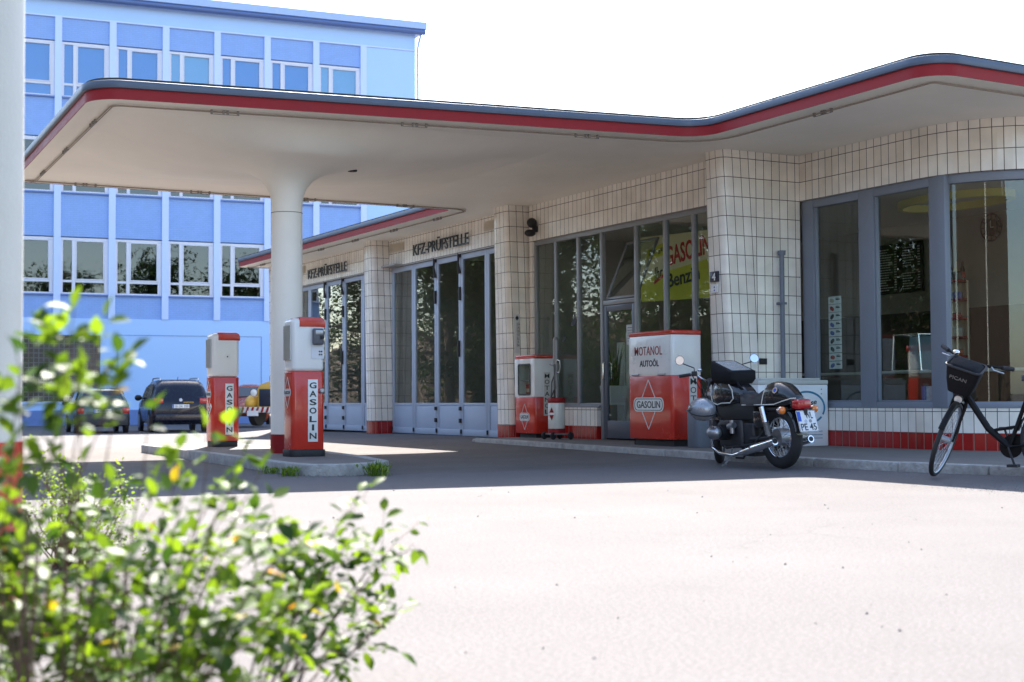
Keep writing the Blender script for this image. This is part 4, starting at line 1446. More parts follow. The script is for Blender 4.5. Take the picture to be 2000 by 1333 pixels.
# seat and tail
b = B()
secs = []
for x, hw_, zb, zt in ((0.62, 0.07, 0.7, 0.83), (0.52, 0.12, 0.665, 0.79), (0.4, 0.135, 0.65, 0.745), (0.28, 0.14, 0.65, 0.755), (0.14, 0.135, 0.65, 0.815), (0.06, 0.13, 0.655, 0.86)):
    secs.append([(x, -hw_, zb), (x, -hw_, zb + (zt - zb) * 0.6), (x, -hw_ * 0.7, zt), (x, 0, zt + 0.008), (x, hw_ * 0.7, zt), (x, hw_, zb + (zt - zb) * 0.6), (x, hw_, zb)])
b.loft(secs)
b.build('seat', SEATM, MC, smooth=60)
b = B()
secs = []
for x, hw_, zb, zt in ((0.08, 0.132, 0.66, 0.878), (0.0, 0.135, 0.655, 0.905), (-0.1, 0.128, 0.65, 0.89), (-0.2, 0.11, 0.655, 0.84), (-0.29, 0.085, 0.67, 0.775), (-0.33, 0.06, 0.69, 0.74)):
    h_ = zt - zb
    secs.append([(x, hw_ * cx_, zb + h_ * cz_) for cx_, cz_ in ((-0.9, 0), (-1, 0.3), (-0.97, 0.65), (-0.7, 0.93), (0, 1), (0.7, 0.93), (0.97, 0.65), (1, 0.3), (0.9, 0))])
b.loft(secs)
tail = b.build('tail_cowl', BLACK, MC, smooth=60)
b = B()
for sy in (-1, 1):
    b.tube([(0.085, sy * 0.1, 0.875), (0.1, sy * 0.136, 0.76), (0.13, sy * 0.14, 0.665), (0.5, sy * 0.125, 0.66)], 0.0055, 6); b.build('cowl_pinstripe', STRIPE, tail); b = B()
    b.tube([(0.13, sy * 0.141, 0.663), (-0.08, sy * 0.136, 0.668), (-0.2, sy * 0.118, 0.7), (-0.3, sy * 0.09, 0.725), (-0.34, sy * 0.05, 0.728)], 0.0055, 6); b.build('cowl_pinstripe', STRIPE, tail); b = B()
    b.lathe([(0.034, 0), (0.034, 0.006)], (-0.1, sy * 0.125, 0.81), (-0.1, sy, 0.35), 22); e_ = b.build('badge', CHROME, tail); b = B()
    b.lathe([(0.02, 0.006), (0.02, 0.008)], (-0.1, sy * 0.125, 0.81), (-0.1, sy, 0.35), 22); b.build('badge_centre', EUB, e_); b = B()
b = B()
secs = []
for k in range(13):
    a = rad(55 + 115 * k / 12)
    cxx, czz = 0.36 * cos(a), RW + 0.375 * sin(a)
    secs.append([(cxx, -0.075, czz - 0.035), (cxx, 0.075, czz - 0.035), (cxx, 0.065, czz), (cxx, 0, czz + 0.012), (cxx, -0.065, czz)])
b.loft(secs)
b.build('rear_fender', BLACK, MC, smooth=50)
b = B(); b.box(-0.42, -0.3, -0.085, 0.085, 0.615, 0.715); b.build('tail_light', REDL, MC, bevel=0.025, seg=3)
b = B(); b.box(-0.305, -0.26, -0.07, 0.07, 0.62, 0.7); b.build('light_housing', BLACK, MC, bevel=0.01)
for sy in (-1, 1):
    b = B(); b.tube([(-0.27, 0, 0.62), (-0.3, sy * 0.17, 0.61)], 0.009); st_ = b.build('turn_signal', BLACKM, MC)
    b = B(); b.lathe([(0.02, -0.045), (0.036, -0.04), (0.04, -0.005), (0.038, 0.0)], (-0.3, sy * 0.2, 0.61), (-1, 0, 0), 20); b.build('signal_housing', CHROME, st_)
    b = B(); b.lathe([(0.039, 0.0), (0.036, 0.02), (0.02, 0.034), (0, 0.036)], (-0.3, sy * 0.2, 0.61), (-1, 0, 0), 20); b.build('signal_lens', AMBER, st_)
M = frame((-0.445, 0, 0.495), (0, -1, 0), (0.3, 0, 0.95))
b = B(M); b.prism(rrect(0.235, 0.225, 0.012), 0, 0.004); np_ = b.build('number_plate', PLATEW, MC)
b = B(M); b.ring(rrect(0.229, 0.219, 0.01), rrect(0.221, 0.211, 0.008), 0.004, 0.0048); b.build('plate_border', DARK, np_)
b = B(M); b.prism([(-0.11, 0.0), (-0.07, 0.0), (-0.07, 0.1), (-0.11, 0.1)], 0.004, 0.0052); b.build('plate_flag', EUB, np_)
b = B()
text(b, 'WL', M @ Vector((0.03, 0.06, 0.005)), M.to_3x3() @ Vector((1, 0, 0)), M.to_3x3() @ Vector((0, 1, 0)), 0.07, 0.09, 0.002, 0.012)
text(b, 'PE 45', M @ Vector((0.0, -0.06, 0.005)), M.to_3x3() @ Vector((1, 0, 0)), M.to_3x3() @ Vector((0, 1, 0)), 0.072, 0.19, 0.002, 0.012)
b.build('plate_lettering', DARK, np_, smooth=False)
for xx, mm in ((-0.02, ALU), (0.035, STEEL)):
    b = B(M); b.lathe([(0.018, 0.004), (0.018, 0.006)], (xx, 0.0, 0), (0, 0, 1), 16); b.build('plate_seal', mm, np_)
b = B(); b.box(-0.43, -0.28, -0.02, 0.02, 0.5, 0.62); b.build('plate_bracket', BLACKM, MC)
b = B(); b.tube([(0.72, 0.11, 0.2), (0.66, 0.2, 0.1), (0.62, 0.29, 0.03)], 0.011); b.tube([(0.62, 0.27, 0.032), (0.6, 0.33, 0.03)], 0.013); b.build('side_stand', STEEL, MC)
b = B(); b.tube([(0.45, 0.12, 0.16), (0.5, 0.13, 0.1), (0.62, 0.14, 0.1)], 0.012); b.box(0.33, 0.5, -0.1, 0.1, 0.12, 0.16); b.build('centre_stand', BLACKM, MC)
b = B(); b.tube([S((1.12, 0.2, 1.0)), S((1.2, 0.16, 0.9)), (1.1, 0.13, 0.7), (0.9, 0.12, 0.5)], 0.006); b.tube([S((1.12, -0.2, 1.0)), S((1.2, -0.16, 0.9)), (1.1, -0.13, 0.7), (0.72, -0.14, 0.48)], 0.006); b.tube([S((1.1, 0.25, 1.0)), S((1.26, 0.2, 0.88)), S((1.22, 0.1, 0.7)), (1.0, 0.12, 0.45)], 0.005); b.build('control_cables', RUBBER, MC)

def on_bike(name, label, cat):
    t = thing(name, label, cat)
    t.matrix_world = Matrix.Translation(MC.location) @ Euler(MC.rotation_euler).to_matrix().to_4x4()
    t.location = MC.location
    t.rotation_euler = MC.rotation_euler
    return t
BAGM = mat('bag_cloth', (0.009, 0.009, 0.011), 0.75, bump=0.2, spec=0.2)
bag = on_bike('tank_bag', 'black tank bag with a clear map pocket strapped on the motorcycle tank', 'bag')
b = B()
secs = []
for z, x0, x1, hw_ in ((0.88, 0.62, 0.98, 0.13), (0.93, 0.6, 1.02, 0.165), (1.02, 0.605, 1.03, 0.17)):
    secs.append([(x, y, z) for x, y in rounded([(x0, -hw_), (x1, -hw_), (x1, hw_), (x0, hw_)], [0.05] * 4, 4)])
x0, x1, hw_ = 0.61, 1.02, 0.16
secs.append([(x, y, 1.01 + (x - 0.61) * 0.32) for x, y in rounded([(x0, -hw_), (x1, -hw_), (x1, hw_), (x0, hw_)], [0.05] * 4, 4)])
b.loft(secs)
b.build('bag_body', BAGM, bag, bevel=0.012, smooth=50)
M = frame((0.815, 0, 1.0785), (0, -1, 0), (1, 0, 0.32))
b = B(M); b.prism(rrect(0.25, 0.34, 0.02), 0, 0.004); b.build('map_pocket', mat('map_film', (0.3, 0.36, 0.42), 0.08, var=0.35, vscale=14, coat=1.0, bump=0.3, bscale=14), bag)
b = B(); b.tube([(0.61, 0.1, 0.91), (0.56, 0.1, 0.86), (0.54, 0.05, 0.8)], 0.012); b.build('strap', BAGM, bag)

hm = thing('helmet', 'silver grey helmet hanging from the motorcycle handlebar', 'helmet', (-12.45, 8.98, 0.64))
HS = mat('helmet_silver', (0.3, 0.31, 0.33), 0.25, 0.35, coat=0.8)
Rm = Euler((0.25, 0.1, 0.35)).to_matrix()
b = B(); b.ell((0, 0, 0), 0.155, 0.125, 0.125, 28, 18, Rm); b.build('shell', HS, hm, smooth=80)
b = B(); b.torus((0, 0, -0.02), 0.147, 0.007, Rm @ Vector((0.15, 0, 1)), 40, 8)
b.build('trim', BLACKM, hm)
b = B(); b.ell((-0.03, -0.015, 0.02), 0.13, 0.118, 0.08, 24, 14, Rm); b.build('visor', mat('visor_smoke', (0.1, 0.105, 0.115), 0.1, coat=1), hm, smooth=80)
b = B(); b.tube([(0.02, 0.02, 0.12), (0.03, 0.05, 0.22), (0.0, 0.1, 0.32)], 0.008); b.build('chin_strap', BLACKM, hm)

# ------------------------------------------------------------------ bicycle (x forward)
BK = thing('bicycle', 'black city bicycle with a front basket leaning on its stand, front wheel turned', 'bicycle', (-8.55, 9.93, 0.03), rad(-153))
FRM = mat('bike_black', (0.007, 0.007, 0.008), 0.5, spec=0.2)
Rw = 0.35
spoked(BK, (0, 0, Rw), Rw, 0.022, 0.014, (0, 1, 0), 32, RUBBER, ALU, 0.0015, 0.025, 0.04)
b = B(); secs = []
for k in range(15):
    a = rad(15 + 190 * k / 14)
    c_, z_ = (Rw + 0.022) * cos(a), Rw + (Rw + 0.022) * sin(a)
    secs.append([(c_, -0.028, z_ - 0.015), (c_, 0.028, z_ - 0.015), (c_, 0.022, z_), (c_, -0.022, z_)])
b.loft(secs); b.build('rear_mudguard', FRM, BK)
crown = Vector((0.86, 0, 0.71))
axd = Vector((-sin(rad(20)), 0, cos(rad(20))))
head_top = crown + axd * 0.17
bb = Vector((0.44, 0, 0.29))
st_top = Vector((0.26, 0, 0.78))
b = B()
b.tube([crown + axd * 0.02, head_top], 0.021)
b.tube([crown + axd * 0.08, Vector((0.62, 0, 0.45)), bb], 0.031)
b.tube([bb, st_top], 0.019)
b.tube([Vector((0.6, 0, 0.43)), Vector((0.36, 0, 0.47))], 0.014)
for sy in (-1, 1):
    b.tube([bb + Vector((0, sy * 0.03, 0)), Vector((0, sy * 0.065, Rw))], 0.01)
    b.tube([Vector((0.31, sy * 0.02, 0.62)), Vector((0, sy * 0.065, Rw))], 0.008)
b.build('frame', FRM, BK)
b = B(frame(crown.lerp(bb, 0.35) + Vector((0, 0.0275, 0.045)), (bb - crown).normalized(), Vector((0, -1, 0)).cross((bb - crown).normalized())))
sq = Matrix.Rotation(rad(95), 4, axd)
TS = Matrix.Translation(crown) @ sq @ Matrix.Translation(-crown)
def T(p):
    return TS @ Vector(p)
fh = T(crown + Vector((1, 0, 0))) - crown
axle0 = crown - axd * 0.375 + Vector((0.03, 0, 0))
AXB = T(axle0)
wax = (TS.to_3x3() @ Vector((0, 1, 0)))
spoked(BK, AXB, Rw, 0.022, 0.014, wax, 32, RUBBER, ALU, 0.0015, 0.03, 0.045)
b = B(TS)
for sy in (-1, 1):
    b.tube([crown + Vector((0, sy * 0.05, 0.02)), crown + Vector((0.01, sy * 0.06, -0.05)), axle0 + Vector((0, sy * 0.06, 0))], [0.017, 0.016, 0.01])
b.tube([crown + Vector((0, -0.055, 0.02)), crown + Vector((0, 0.055, 0.02))], 0.018)
b.tube([crown + axd * 0.17, crown + axd * 0.32], 0.014)
b.build('fork', FRM, BK)
b = B(TS); secs = []
for k in range(10):
    a = rad(40 + 120 * k / 9)
    q = axle0 + Vector((1, 0, 0)) * 0 + axd * ((Rw + 0.02) * sin(a)) + axd.cross(Vector((0, 1, 0))) * ((Rw + 0.02) * cos(a))
    secs.append([q + Vector((0, -0.026, 0)) - axd * 0.01, q + Vector((0, 0.026, 0)) - axd * 0.01, q + Vector((0, 0.018, 0)) + axd * 0.004, q + Vector((0, -0.018, 0)) + axd * 0.004])
b.loft(secs); b.build('front_mudguard', FRM, BK)
ht = crown + axd * 0.32
b = B(TS)
b.tube([ht + Vector((-0.12, -0.31, 0.03)), ht + Vector((0.0, -0.18, 0.05)), ht + Vector((0.04, 0, 0.02)), ht + Vector((0.0, 0.18, 0.05)), ht + Vector((-0.12, 0.31, 0.03))], 0.012)
hbk = b.build('handlebar', FRM, BK)
for sy in (-1, 1):
    b = B(TS); b.tube([ht + Vector((-0.05, sy * 0.245, 0.042)), ht + Vector((-0.13, sy * 0.325, 0.028))], 0.02); b.build('grip', RUBBER, hbk)
    b = B(TS); b.tube([ht + Vector((0.02, sy * 0.17, 0.05)), ht + Vector((0.05, sy * 0.2, 0.04)), ht + Vector((0.0, sy * 0.28, 0.02))], 0.007); b.build('brake_lever', ALU, hbk)
b = B(TS); b.ell(ht + Vector((0.02, -0.16, 0.085)), 0.03, 0.03, 0.02); b.build('bell', CHROME, hbk)
b = B(TS)
secs = []
c0 = crown + Vector((0.095, 0, 0.12))
for z, wx, wy in ((0.0, 0.08, 0.1), (0.12, 0.1, 0.13), (0.25, 0.112, 0.15), (0.28, 0.085, 0.115)):
    secs.append([(c0.x + x + z * 0.05, y, c0.z + z) for x, y in rounded([(-wx, -wy), (wx, -wy), (wx, wy), (-wx, wy)], [0.04] * 4, 4)])
b.loft(secs)
bk = b.build('basket', BAGM, BK, smooth=40)
b = B(TS)
b.torus((c0.x + 0.0145, 0, c0.z + 0.29), 0.001, 0.001, (0, 0, 1), 4, 4)
rim = rounded([(-0.115, -0.154), (0.115, -0.154), (0.115, 0.154), (-0.115, 0.154)], [0.04] * 4, 4)
b = B(TS); b.tube([(c0.x + 0.0145 + x, y, c0.z + 0.262) for x, y in rim + rim[:1]], 0.01); b.build('basket_rim', BLACKM, bk)
fN = TS.to_3x3() @ Vector((0, 1, 0))
b = B(); text(b, 'PICAN', T((c0.x + 0.112, -0.02, c0.z + 0.16)), fN, TS.to_3x3() @ Vector((0.08, 0, 1)), 0.034, 0.15, 0.004, 0.006); b.build('basket_lettering', mat('grey_print', (0.16, 0.155, 0.15), 0.5), bk, smooth=False)
b = B(TS); b.lathe([(0.02, -0.04), (0.036, -0.02), (0.04, 0.015), (0.036, 0.02)], crown + Vector((0.07, 0, 0.03)), (1, 0, 0.1), 24); lp = b.build('front_lamp', BLACKM, BK)
b = B(TS); b.lathe([(0.035, 0.0205), (0.034, 0.024), (0.0, 0.028)], crown + Vector((0.07, 0, 0.03)), (1, 0, 0.1), 24); b.build('lamp_lens', mat('lamp_lens', (0.75, 0.75, 0.72), 0.1, coat=1), lp)
b = B(); b.tube([st_top - Vector((0, 0, 0.02)), st_top + Vector((-0.03, 0, 0.1))], 0.0135); b.build('seat_post', ALU, BK)
b = B(); secs = []
for x, w_, z in ((0.32, 0.015, 0.9), (0.24, 0.03, 0.9), (0.15, 0.07, 0.905), (0.07, 0.1, 0.915), (0.02, 0.085, 0.92)):
    secs.append([(x, -w_, z - 0.03), (x, -w_ * 0.8, z + 0.01), (x, 0, z + 0.02), (x, w_ * 0.8, z + 0.01), (x, w_, z - 0.03), (x, 0, z - 0.035)])
b.loft(secs); b.build('saddle', SEATM, BK, smooth=60)
b = B(); b.lathe([(0.02, -0.01), (0.095, -0.006), (0.1, 0), (0.095, 0.006), (0.02, 0.01)], bb + Vector((0, -0.045, 0)), (0, 1, 0), 28); b.box(0.05, 0.46, -0.06, -0.035, 0.27, 0.4); b.build('chain_guard', FRM, BK)
for sy, a in ((1, -110), (-1, 70)):
    e_ = bb + Vector((0.17 * cos(rad(a)), sy * 0.06, 0.17 * sin(rad(a))))
    b = B(); b.tube([bb + Vector((0, sy * 0.05, 0)), e_], 0.01); ck = b.build('crank', BLACKM, BK)
    b = B(); b.box(e_.x - 0.045, e_.x + 0.045, e_.y - 0.01 + (0 if sy > 0 else -0.08), e_.y + (0.09 if sy > 0 else 0.01), e_.z - 0.012, e_.z + 0.012); b.build('pedal', RUBBER, ck)
b = B(); b.tube([(0.27, 0.05, 0.3), (0.25, 0.12, 0.12), (0.24, 0.17, 0.0)], 0.011); b.box(0.22, 0.26, 0.15, 0.19, -0.015, 0.0); b.build('kickstand', FRM, BK)
b = B(); b.box(-0.35, 0.1, -0.06, 0.06, 0.745, 0.755)
for sy in (-1, 1):
    b.tube([(-0.3, sy * 0.06, 0.745), (0, sy * 0.07, Rw)], 0.006)
b.build('luggage_rack', FRM, BK)
b = B(); b.tube([T(ht + Vector((0.03, 0.14, 0.04))), T(ht + Vector((0.1, 0.1, -0.05))), head_top + Vector((0.05, 0.03, -0.05)), crown + Vector((-0.05, 0.03, 0.0))], 0.004); b.build('brake_cable', RUBBER, BK)

# ------------------------------------------------------------------ cars
CARG = mat('car_glass', (0.02, 0.026, 0.034), 0.04, coat=1.0, var=0.3, vscale=1.5)
def car(name, label, loc, rotz, paint, ST_, wr, wx, rear_win, side_win, trim):
    t = thing(name, label, 'car', loc, rotz)
    b = B()
    secs = []
    for x, zb, zl, zt, wb, wt in ST_:
        h = zt - zl
        half = [(wb * 0.8, zb), (wb * 0.97, zb + 0.08), (wb, zb + (zl - zb) * 0.55), (wb * 0.985, zl), (wb + (wt - wb) * 0.75, zl + h * 0.7), (wt * 0.98, zl + h * 0.93), (wt * 0.8, zt), (wt * 0.3, zt + 0.01)]
        secs.append([(x, y, z) for y, z in half] + [(x, -y, z) for y, z in half[::-1]])
    b.loft(secs)
    b.build('body', paint, t, smooth=50)
    for xx in wx:
        for sy in (-1, 1):
            hw_ = max(q[4] for q in ST_)
            b = B(); b.lathe([(0, -0.02), (wr * 0.98, -0.02), (wr, 0), (wr * 0.97, 0.03), (wr * 0.7, 0.035)], (xx, sy * (hw_ - 0.02), wr), (0, sy, 0), 28)
            w_ = b.build('wheel', RUBBER, t)
            b = B(); b.lathe([(wr * 0.66, 0.036), (wr * 0.6, 0.03), (wr * 0.2, 0.042), (0, 0.043)], (xx, sy * (hw_ - 0.02), wr), (0, sy, 0), 24)
            b.build('rim', ALU, w_)
            b = B(); b.lathe([(wr * 1.16, -0.1), (wr * 1.16, 0.012), (wr * 1.05, 0.016)], (xx, sy * (hw_ - 0.01), wr * 1.02), (0, sy, 0), 28)
            b.build('wheel_arch', BLACKM, t)
    b = B(); b.loft([[p for p in rear_win], [(x - 0.012, y, z + 0.003) for x, y, z in rear_win]]); b.build('rear_window', CARG, t, smooth=False)
    for sy in (-1, 1):
        for q in side_win:
            pts = [(x, sy * y, z) for x, y, z in q]
            b = B(); b.loft([pts, [(x, y + sy * 0.012, z) for x, y, z in pts]]); b.build('side_window', CARG, t, smooth=False)
    return t
def car_plate(t, x, z, s):
    M = frame((x, 0.02, z), (0, -1, 0), (0.1, 0, 1))
    b = B(M); b.prism(rrect(0.52, 0.115, 0.01), 0, 0.01); p = b.build('number_plate', PLATEW, t)
    b = B(M); b.prism([(-0.255, -0.052), (-0.215, -0.052), (-0.215, 0.052), (-0.255, 0.052)], 0.01, 0.012); b.build('plate_flag', EUB, p)
    b = B(); text(b, s, M @ Vector((0.02, 0, 0.011)), M.to_3x3() @ Vector((1, 0, 0)), M.to_3x3() @ Vector((0, 1, 0)), 0.075, 0.42, 0.003, 0.01); b.build('plate_lettering', DARK, p, smooth=False)
GREENP = mat('green_car_paint', (0.018, 0.07, 0.045), 0.25, coat=0.8, var=0.1)
TW = [(0.0, 0.34, 0.78, 0.8, 0.76, 0.72), (0.04, 0.24, 0.86, 0.89, 0.8, 0.77), (0.2, 0.22, 0.9, 1.14, 0.81, 0.7), (0.42, 0.2, 0.91, 1.37, 0.815, 0.62), (0.8, 0.2, 0.91, 1.42, 0.815, 0.62), (1.6, 0.2, 0.9, 1.42, 0.815, 0.62), (2.1, 0.2, 0.9, 1.3, 0.815, 0.63), (2.65, 0.22, 0.88, 0.96, 0.81, 0.74), (3.2, 0.25, 0.72, 0.78, 0.77, 0.68), (3.43, 0.35, 0.5, 0.55, 0.66, 0.6)]
t = car('small_hatchback', 'small dark green hatchback parked with its rear towards us', (-45.35, 9.78, -0.25), rad(175.1), GREENP, TW, 0.28, (0.55, 2.75),
        [(0.06, -0.66, 0.93), (0.06, 0.66, 0.93), (0.36, 0.56, 1.33), (0.36, -0.56, 1.33)],
        [[(0.6, 0.80, 0.95), (1.5, 0.80, 0.95), (1.5, 0.68, 1.33), (0.72, 0.68, 1.33)], [(1.56, 0.80, 0.95), (2.45, 0.80, 0.95), (2.05, 0.68, 1.27), (1.56, 0.68, 1.33)]], None)
b = B()
secs = []
for x, w_ in ((0.35, 0.83), (0.05, 0.82), (-0.06, 0.74)):
    secs.append([(x, -w_, 0.24), (x, w_, 0.24), (x, w_ * 0.99, 0.6), (x, -w_ * 0.99, 0.6)])
b.loft(secs); b.build('rear_bumper', mat('grey_bumper', (0.035, 0.038, 0.045), 0.6), t, bevel=0.03)
for sy in (-1, 1):
    b = B(); b.box(-0.02, 0.1, sy * 0.69 - 0.11, sy * 0.69 + 0.11, 0.62, 0.82); b.build('tail_light', REDL, t, bevel=0.03)
    b = B(); b.ell((2.2, sy * 0.92, 0.95), 0.07, 0.1, 0.07); b.build('door_mirror', BLACKM, t)
car_plate(t, -0.035, 0.7, 'HH-BK 413')
b = B(); b.tube([(0.05, 0.0, 0.86), (0.12, -0.1, 0.98), (0.13, -0.33, 1.02)], 0.012); b.build('rear_wiper', BLACKM, t)

SUVP = mat('dark_blue_car_paint', (0.006, 0.008, 0.02), 0.25, coat=0.3, var=0.1, spec=0.3)
SV = [(0.0, 0.38, 0.93, 0.96, 0.84, 0.8), (0.06, 0.28, 1.0, 1.06, 0.88, 0.84), (0.25, 0.26, 1.03, 1.45, 0.9, 0.76), (0.42, 0.26, 1.04, 1.62, 0.905, 0.69), (1.0, 0.26, 1.04, 1.69, 0.905, 0.69), (2.2, 0.26, 1.03, 1.68, 0.905, 0.69), (2.8, 0.26, 1.02, 1.5, 0.905, 0.69), (3.4, 0.26, 1.0, 1.1, 0.9, 0.8), (4.1, 0.3, 0.9, 0.96, 0.86, 0.78), (4.43, 0.4, 0.65, 0.7, 0.75, 0.7)]
t = car('suv', 'dark blue estate style off-roader with roof rails parked with its rear towards us', (-44.6, 12.05, -0.26), rad(173), SUVP, SV, 0.35, (0.85, 3.45),
        [(0.1, -0.72, 1.12), (0.1, 0.72, 1.12), (0.38, 0.63, 1.56), (0.38, -0.63, 1.56)],
        [[(0.75, 0.885, 1.08), (1.75, 0.885, 1.08), (1.75, 0.76, 1.55), (0.8, 0.76, 1.55)], [(1.82, 0.885, 1.08), (3.05, 0.885, 1.06), (2.7, 0.76, 1.46), (1.82, 0.76, 1.55)]], None)
for sy in (-1, 1):
    b = B(); b.tube([(0.5, sy * 0.6, 1.66), (0.6, sy * 0.6, 1.74), (2.2, sy * 0.6, 1.75), (2.4, sy * 0.6, 1.68)], 0.02); b.build('roof_rail', ALU, t)
    b = B(); b.box(-0.01, 0.22, sy * 0.72 - 0.16, sy * 0.72 + 0.16, 0.93, 1.1); b.build('tail_light', REDL, t, bevel=0.03)
    b = B(); b.box(-0.03, 0.05, sy * 0.66 - 0.14, sy * 0.66 + 0.14, 0.5, 0.55); b.build('reflector', REDL, t, bevel=0.008)
    b = B(); b.ell((2.75, sy * 1.02, 1.12), 0.1, 0.12, 0.1); b.build('door_mirror', BLACKM, t)
b = B(); b.box(-0.06, 0.3, -0.84, 0.84, 0.36, 0.62); b.build('rear_bumper', SUVP, t, bevel=0.05, seg=3)
car_plate(t, -0.012, 0.84, 'GI DK 350')
b = B(); b.lathe([(0.055, 0), (0.055, 0.012), (0.0, 0.014)], (0.035, 0.02, 1.04), (-1, 0, 0.2), 20); b.build('badge', ALU, t)
b = B(); b.box(0.0, 0.03, -0.38, -0.06, 0.93, 0.98); b.build('yellow_sticker', mat('sticker_yellow', (0.5, 0.3, 0.03), 0.4), t)
b = B(); b.tube([(0.9, 0, 1.69), (0.82, 0, 1.78)], 0.01); b.build('aerial', BLACKM, t)

# old rounded orange car facing us
BEP = mat('burnt_orange_paint', (0.45, 0.07, 0.015), 0.25, coat=0.8)
t = thing('vintage_beetle_car', 'rounded burnt orange vintage car facing us beside the yellow lorry', 'car', (-51.9, 16.6, -0.13), rad(-20))
b = B()
secs = []
for x, hw_, zb, zt in ((-2.0, 0.3, 0.4, 0.62), (-1.85, 0.55, 0.32, 0.9), (-1.4, 0.66, 0.28, 1.22), (-0.9, 0.68, 0.28, 1.44), (-0.3, 0.68, 0.28, 1.5), (0.25, 0.66, 0.28, 1.42), (0.62, 0.62, 0.3, 1.1), (0.75, 0.6, 0.3, 0.98), (1.2, 0.52, 0.3, 0.93), (1.65, 0.42, 0.32, 0.8), (1.9, 0.3, 0.38, 0.62)):
    h = zt - zb
    secs.append([(x, hw_ * a_, zb + h * c_) for a_, c_ in ((0.9, 0), (1, 0.2), (1, 0.45), (0.9, 0.75), (0.7, 0.93), (0.35, 1), (-0.35, 1), (-0.7, 0.93), (-0.9, 0.75), (-1, 0.45), (-1, 0.2), (-0.9, 0))])
b.loft(secs); b.build('body', BEP, t, smooth=70)
for sy in (-1, 1):
    for xx in (1.25, -1.2):
        b = B(); b.ell((xx, sy * 0.6, 0.42), 0.55, 0.22, 0.36); b.build('fender', BEP, t, smooth=80)
        b = B(); b.lathe([(0.32, 0), (0.32, 0.12), (0.2, 0.14)], (xx, sy * 0.66, 0.31), (0, sy, 0), 24); w_ = b.build('wheel', RUBBER, t)
        b = B(); b.lathe([(0.2, 0.141), (0.1, 0.17), (0, 0.175)], (xx, sy * 0.66, 0.31), (0, sy, 0), 20); b.build('hubcap', CHROME, w_)
    b = B(); b.lathe([(0.125, 0), (0.12, 0.03), (0.1, 0.04)], (1.62, sy * 0.6, 0.64), (0.9, 0, 0.3), 24); hl = b.build('headlight', CHROME, t)
    b = B(); b.lathe([(0.1, 0.041), (0.06, 0.06), (0, 0.065)], (1.62, sy * 0.6, 0.64), (0.9, 0, 0.3), 24); b.build('lens', mat('lamp_lens', (0.75, 0.75, 0.72), 0.1, coat=1), hl)
b = B(); b.tube([(1.75, -0.78, 0.46), (2.0, -0.6, 0.46), (2.06, 0, 0.46), (2.0, 0.6, 0.46), (1.75, 0.78, 0.46)], 0.05, 10); b.build('bumper', CHROME, t)
b = B(); pts = [(0.72, -0.52, 1.02), (0.72, 0.52, 1.02), (0.33, 0.46, 1.37), (0.33, -0.46, 1.37)]; b.loft([pts, [(x + 0.03, y, z + 0.01) for x, y, z in pts]]); b.build('windscreen', CARG, t, smooth=False)

# yellow lorry with a bonnet, mostly hidden by the column and the workshop
YEL = mat('lorry_yellow', (0.62, 0.36, 0.05), 0.4, var=0.15)
t = thing('yellow_lorry', 'old yellow bonneted lorry with a red and white striped bumper left of the column', 'lorry', (-44.2, 14.9, -0.08), rad(-46))
b = B()
secs = []
for x, hw_, zb, zt in ((0.0, 0.5, 0.62, 1.3), (-0.05, 0.56, 0.6, 1.42), (-0.8, 0.66, 0.6, 1.52), (-1.5, 0.8, 0.6, 1.58)):
    h = zt - zb
    secs.append([(x, hw_ * a_, zb + h * c_) for a_, c_ in ((1, 0), (1, 0.72), (0.85, 0.9), (0.4, 1), (-0.4, 1), (-0.85, 0.9), (-1, 0.72), (-1, 0))])
b.loft(secs); b.build('bonnet', YEL, t, smooth=40)
b = B(); b.box(0.003, 0.05, -0.46, 0.46, 0.64, 1.2); gr = b.build('grille', mat('grille_dark', (0.02, 0.025, 0.045), 0.3), t, bevel=0.03)
b = B(); b.box(0.051, 0.065, -0.2, 0.2, 0.98, 1.0); b.box(0.051, 0.066, -0.03, 0.03, 0.93, 1.06); b.build('emblem_bar', CHROME, gr)
for sy in (-1, 1):
    b = B(); b.ell((-0.45, sy * 0.82, 0.75), 0.6, 0.28, 0.3); b.build('fender', YEL, t, smooth=80)
    b = B(); b.lathe([(0.02, -0.12), (0.11, -0.05), (0.125, 0.02)], (0.0, sy * 0.66, 1.08), (1, 0, 0), 22); hl = b.build('headlight', CHROME, t)
    b = B(); b.lathe([(0.115, 0.021), (0.06, 0.04), (0, 0.045)], (0.0, sy * 0.66, 1.08), (1, 0, 0), 22); b.build('lens', MATS['lamp_lens'], hl)
    for xx in (-0.5, -4.2):
        b = B(); b.lathe([(0.42, 0), (0.42, 0.22), (0.25, 0.24)], (xx, sy * 0.7, 0.42), (0, sy, 0), 26); b.build('wheel', RUBBER, t)
bs = mat('bumper_white', (0.7, 0.68, 0.64), 0.4)
b = B(); b.box(0.2, 0.28, -1.05, 1.05, 0.44, 0.62); bm_ = b.build('bumper', bs, t, bevel=0.01)
for k in range(12):
    y = -1.0 + k * 0.18
    b = B(); b.add([(0.282, y, 0.445), (0.282, y + 0.08, 0.445), (0.282, y + 0.14, 0.615), (0.282, y + 0.06, 0.615), (0.286, y, 0.445), (0.286, y + 0.08, 0.445), (0.286, y + 0.14, 0.615), (0.286, y + 0.06, 0.615)], [(0, 1, 2, 3), (7, 6, 5, 4), (0, 4, 5, 1), (1, 5, 6, 2), (2, 6, 7, 3), (3, 7, 4, 0)])
    b.build('stripe', REDDULL, bm_, smooth=False)
b = B(); b.box(0.29, 0.3, -0.75, -0.35, 0.33, 0.5); b.build('number_plate', PLATEW, t)
b = B()
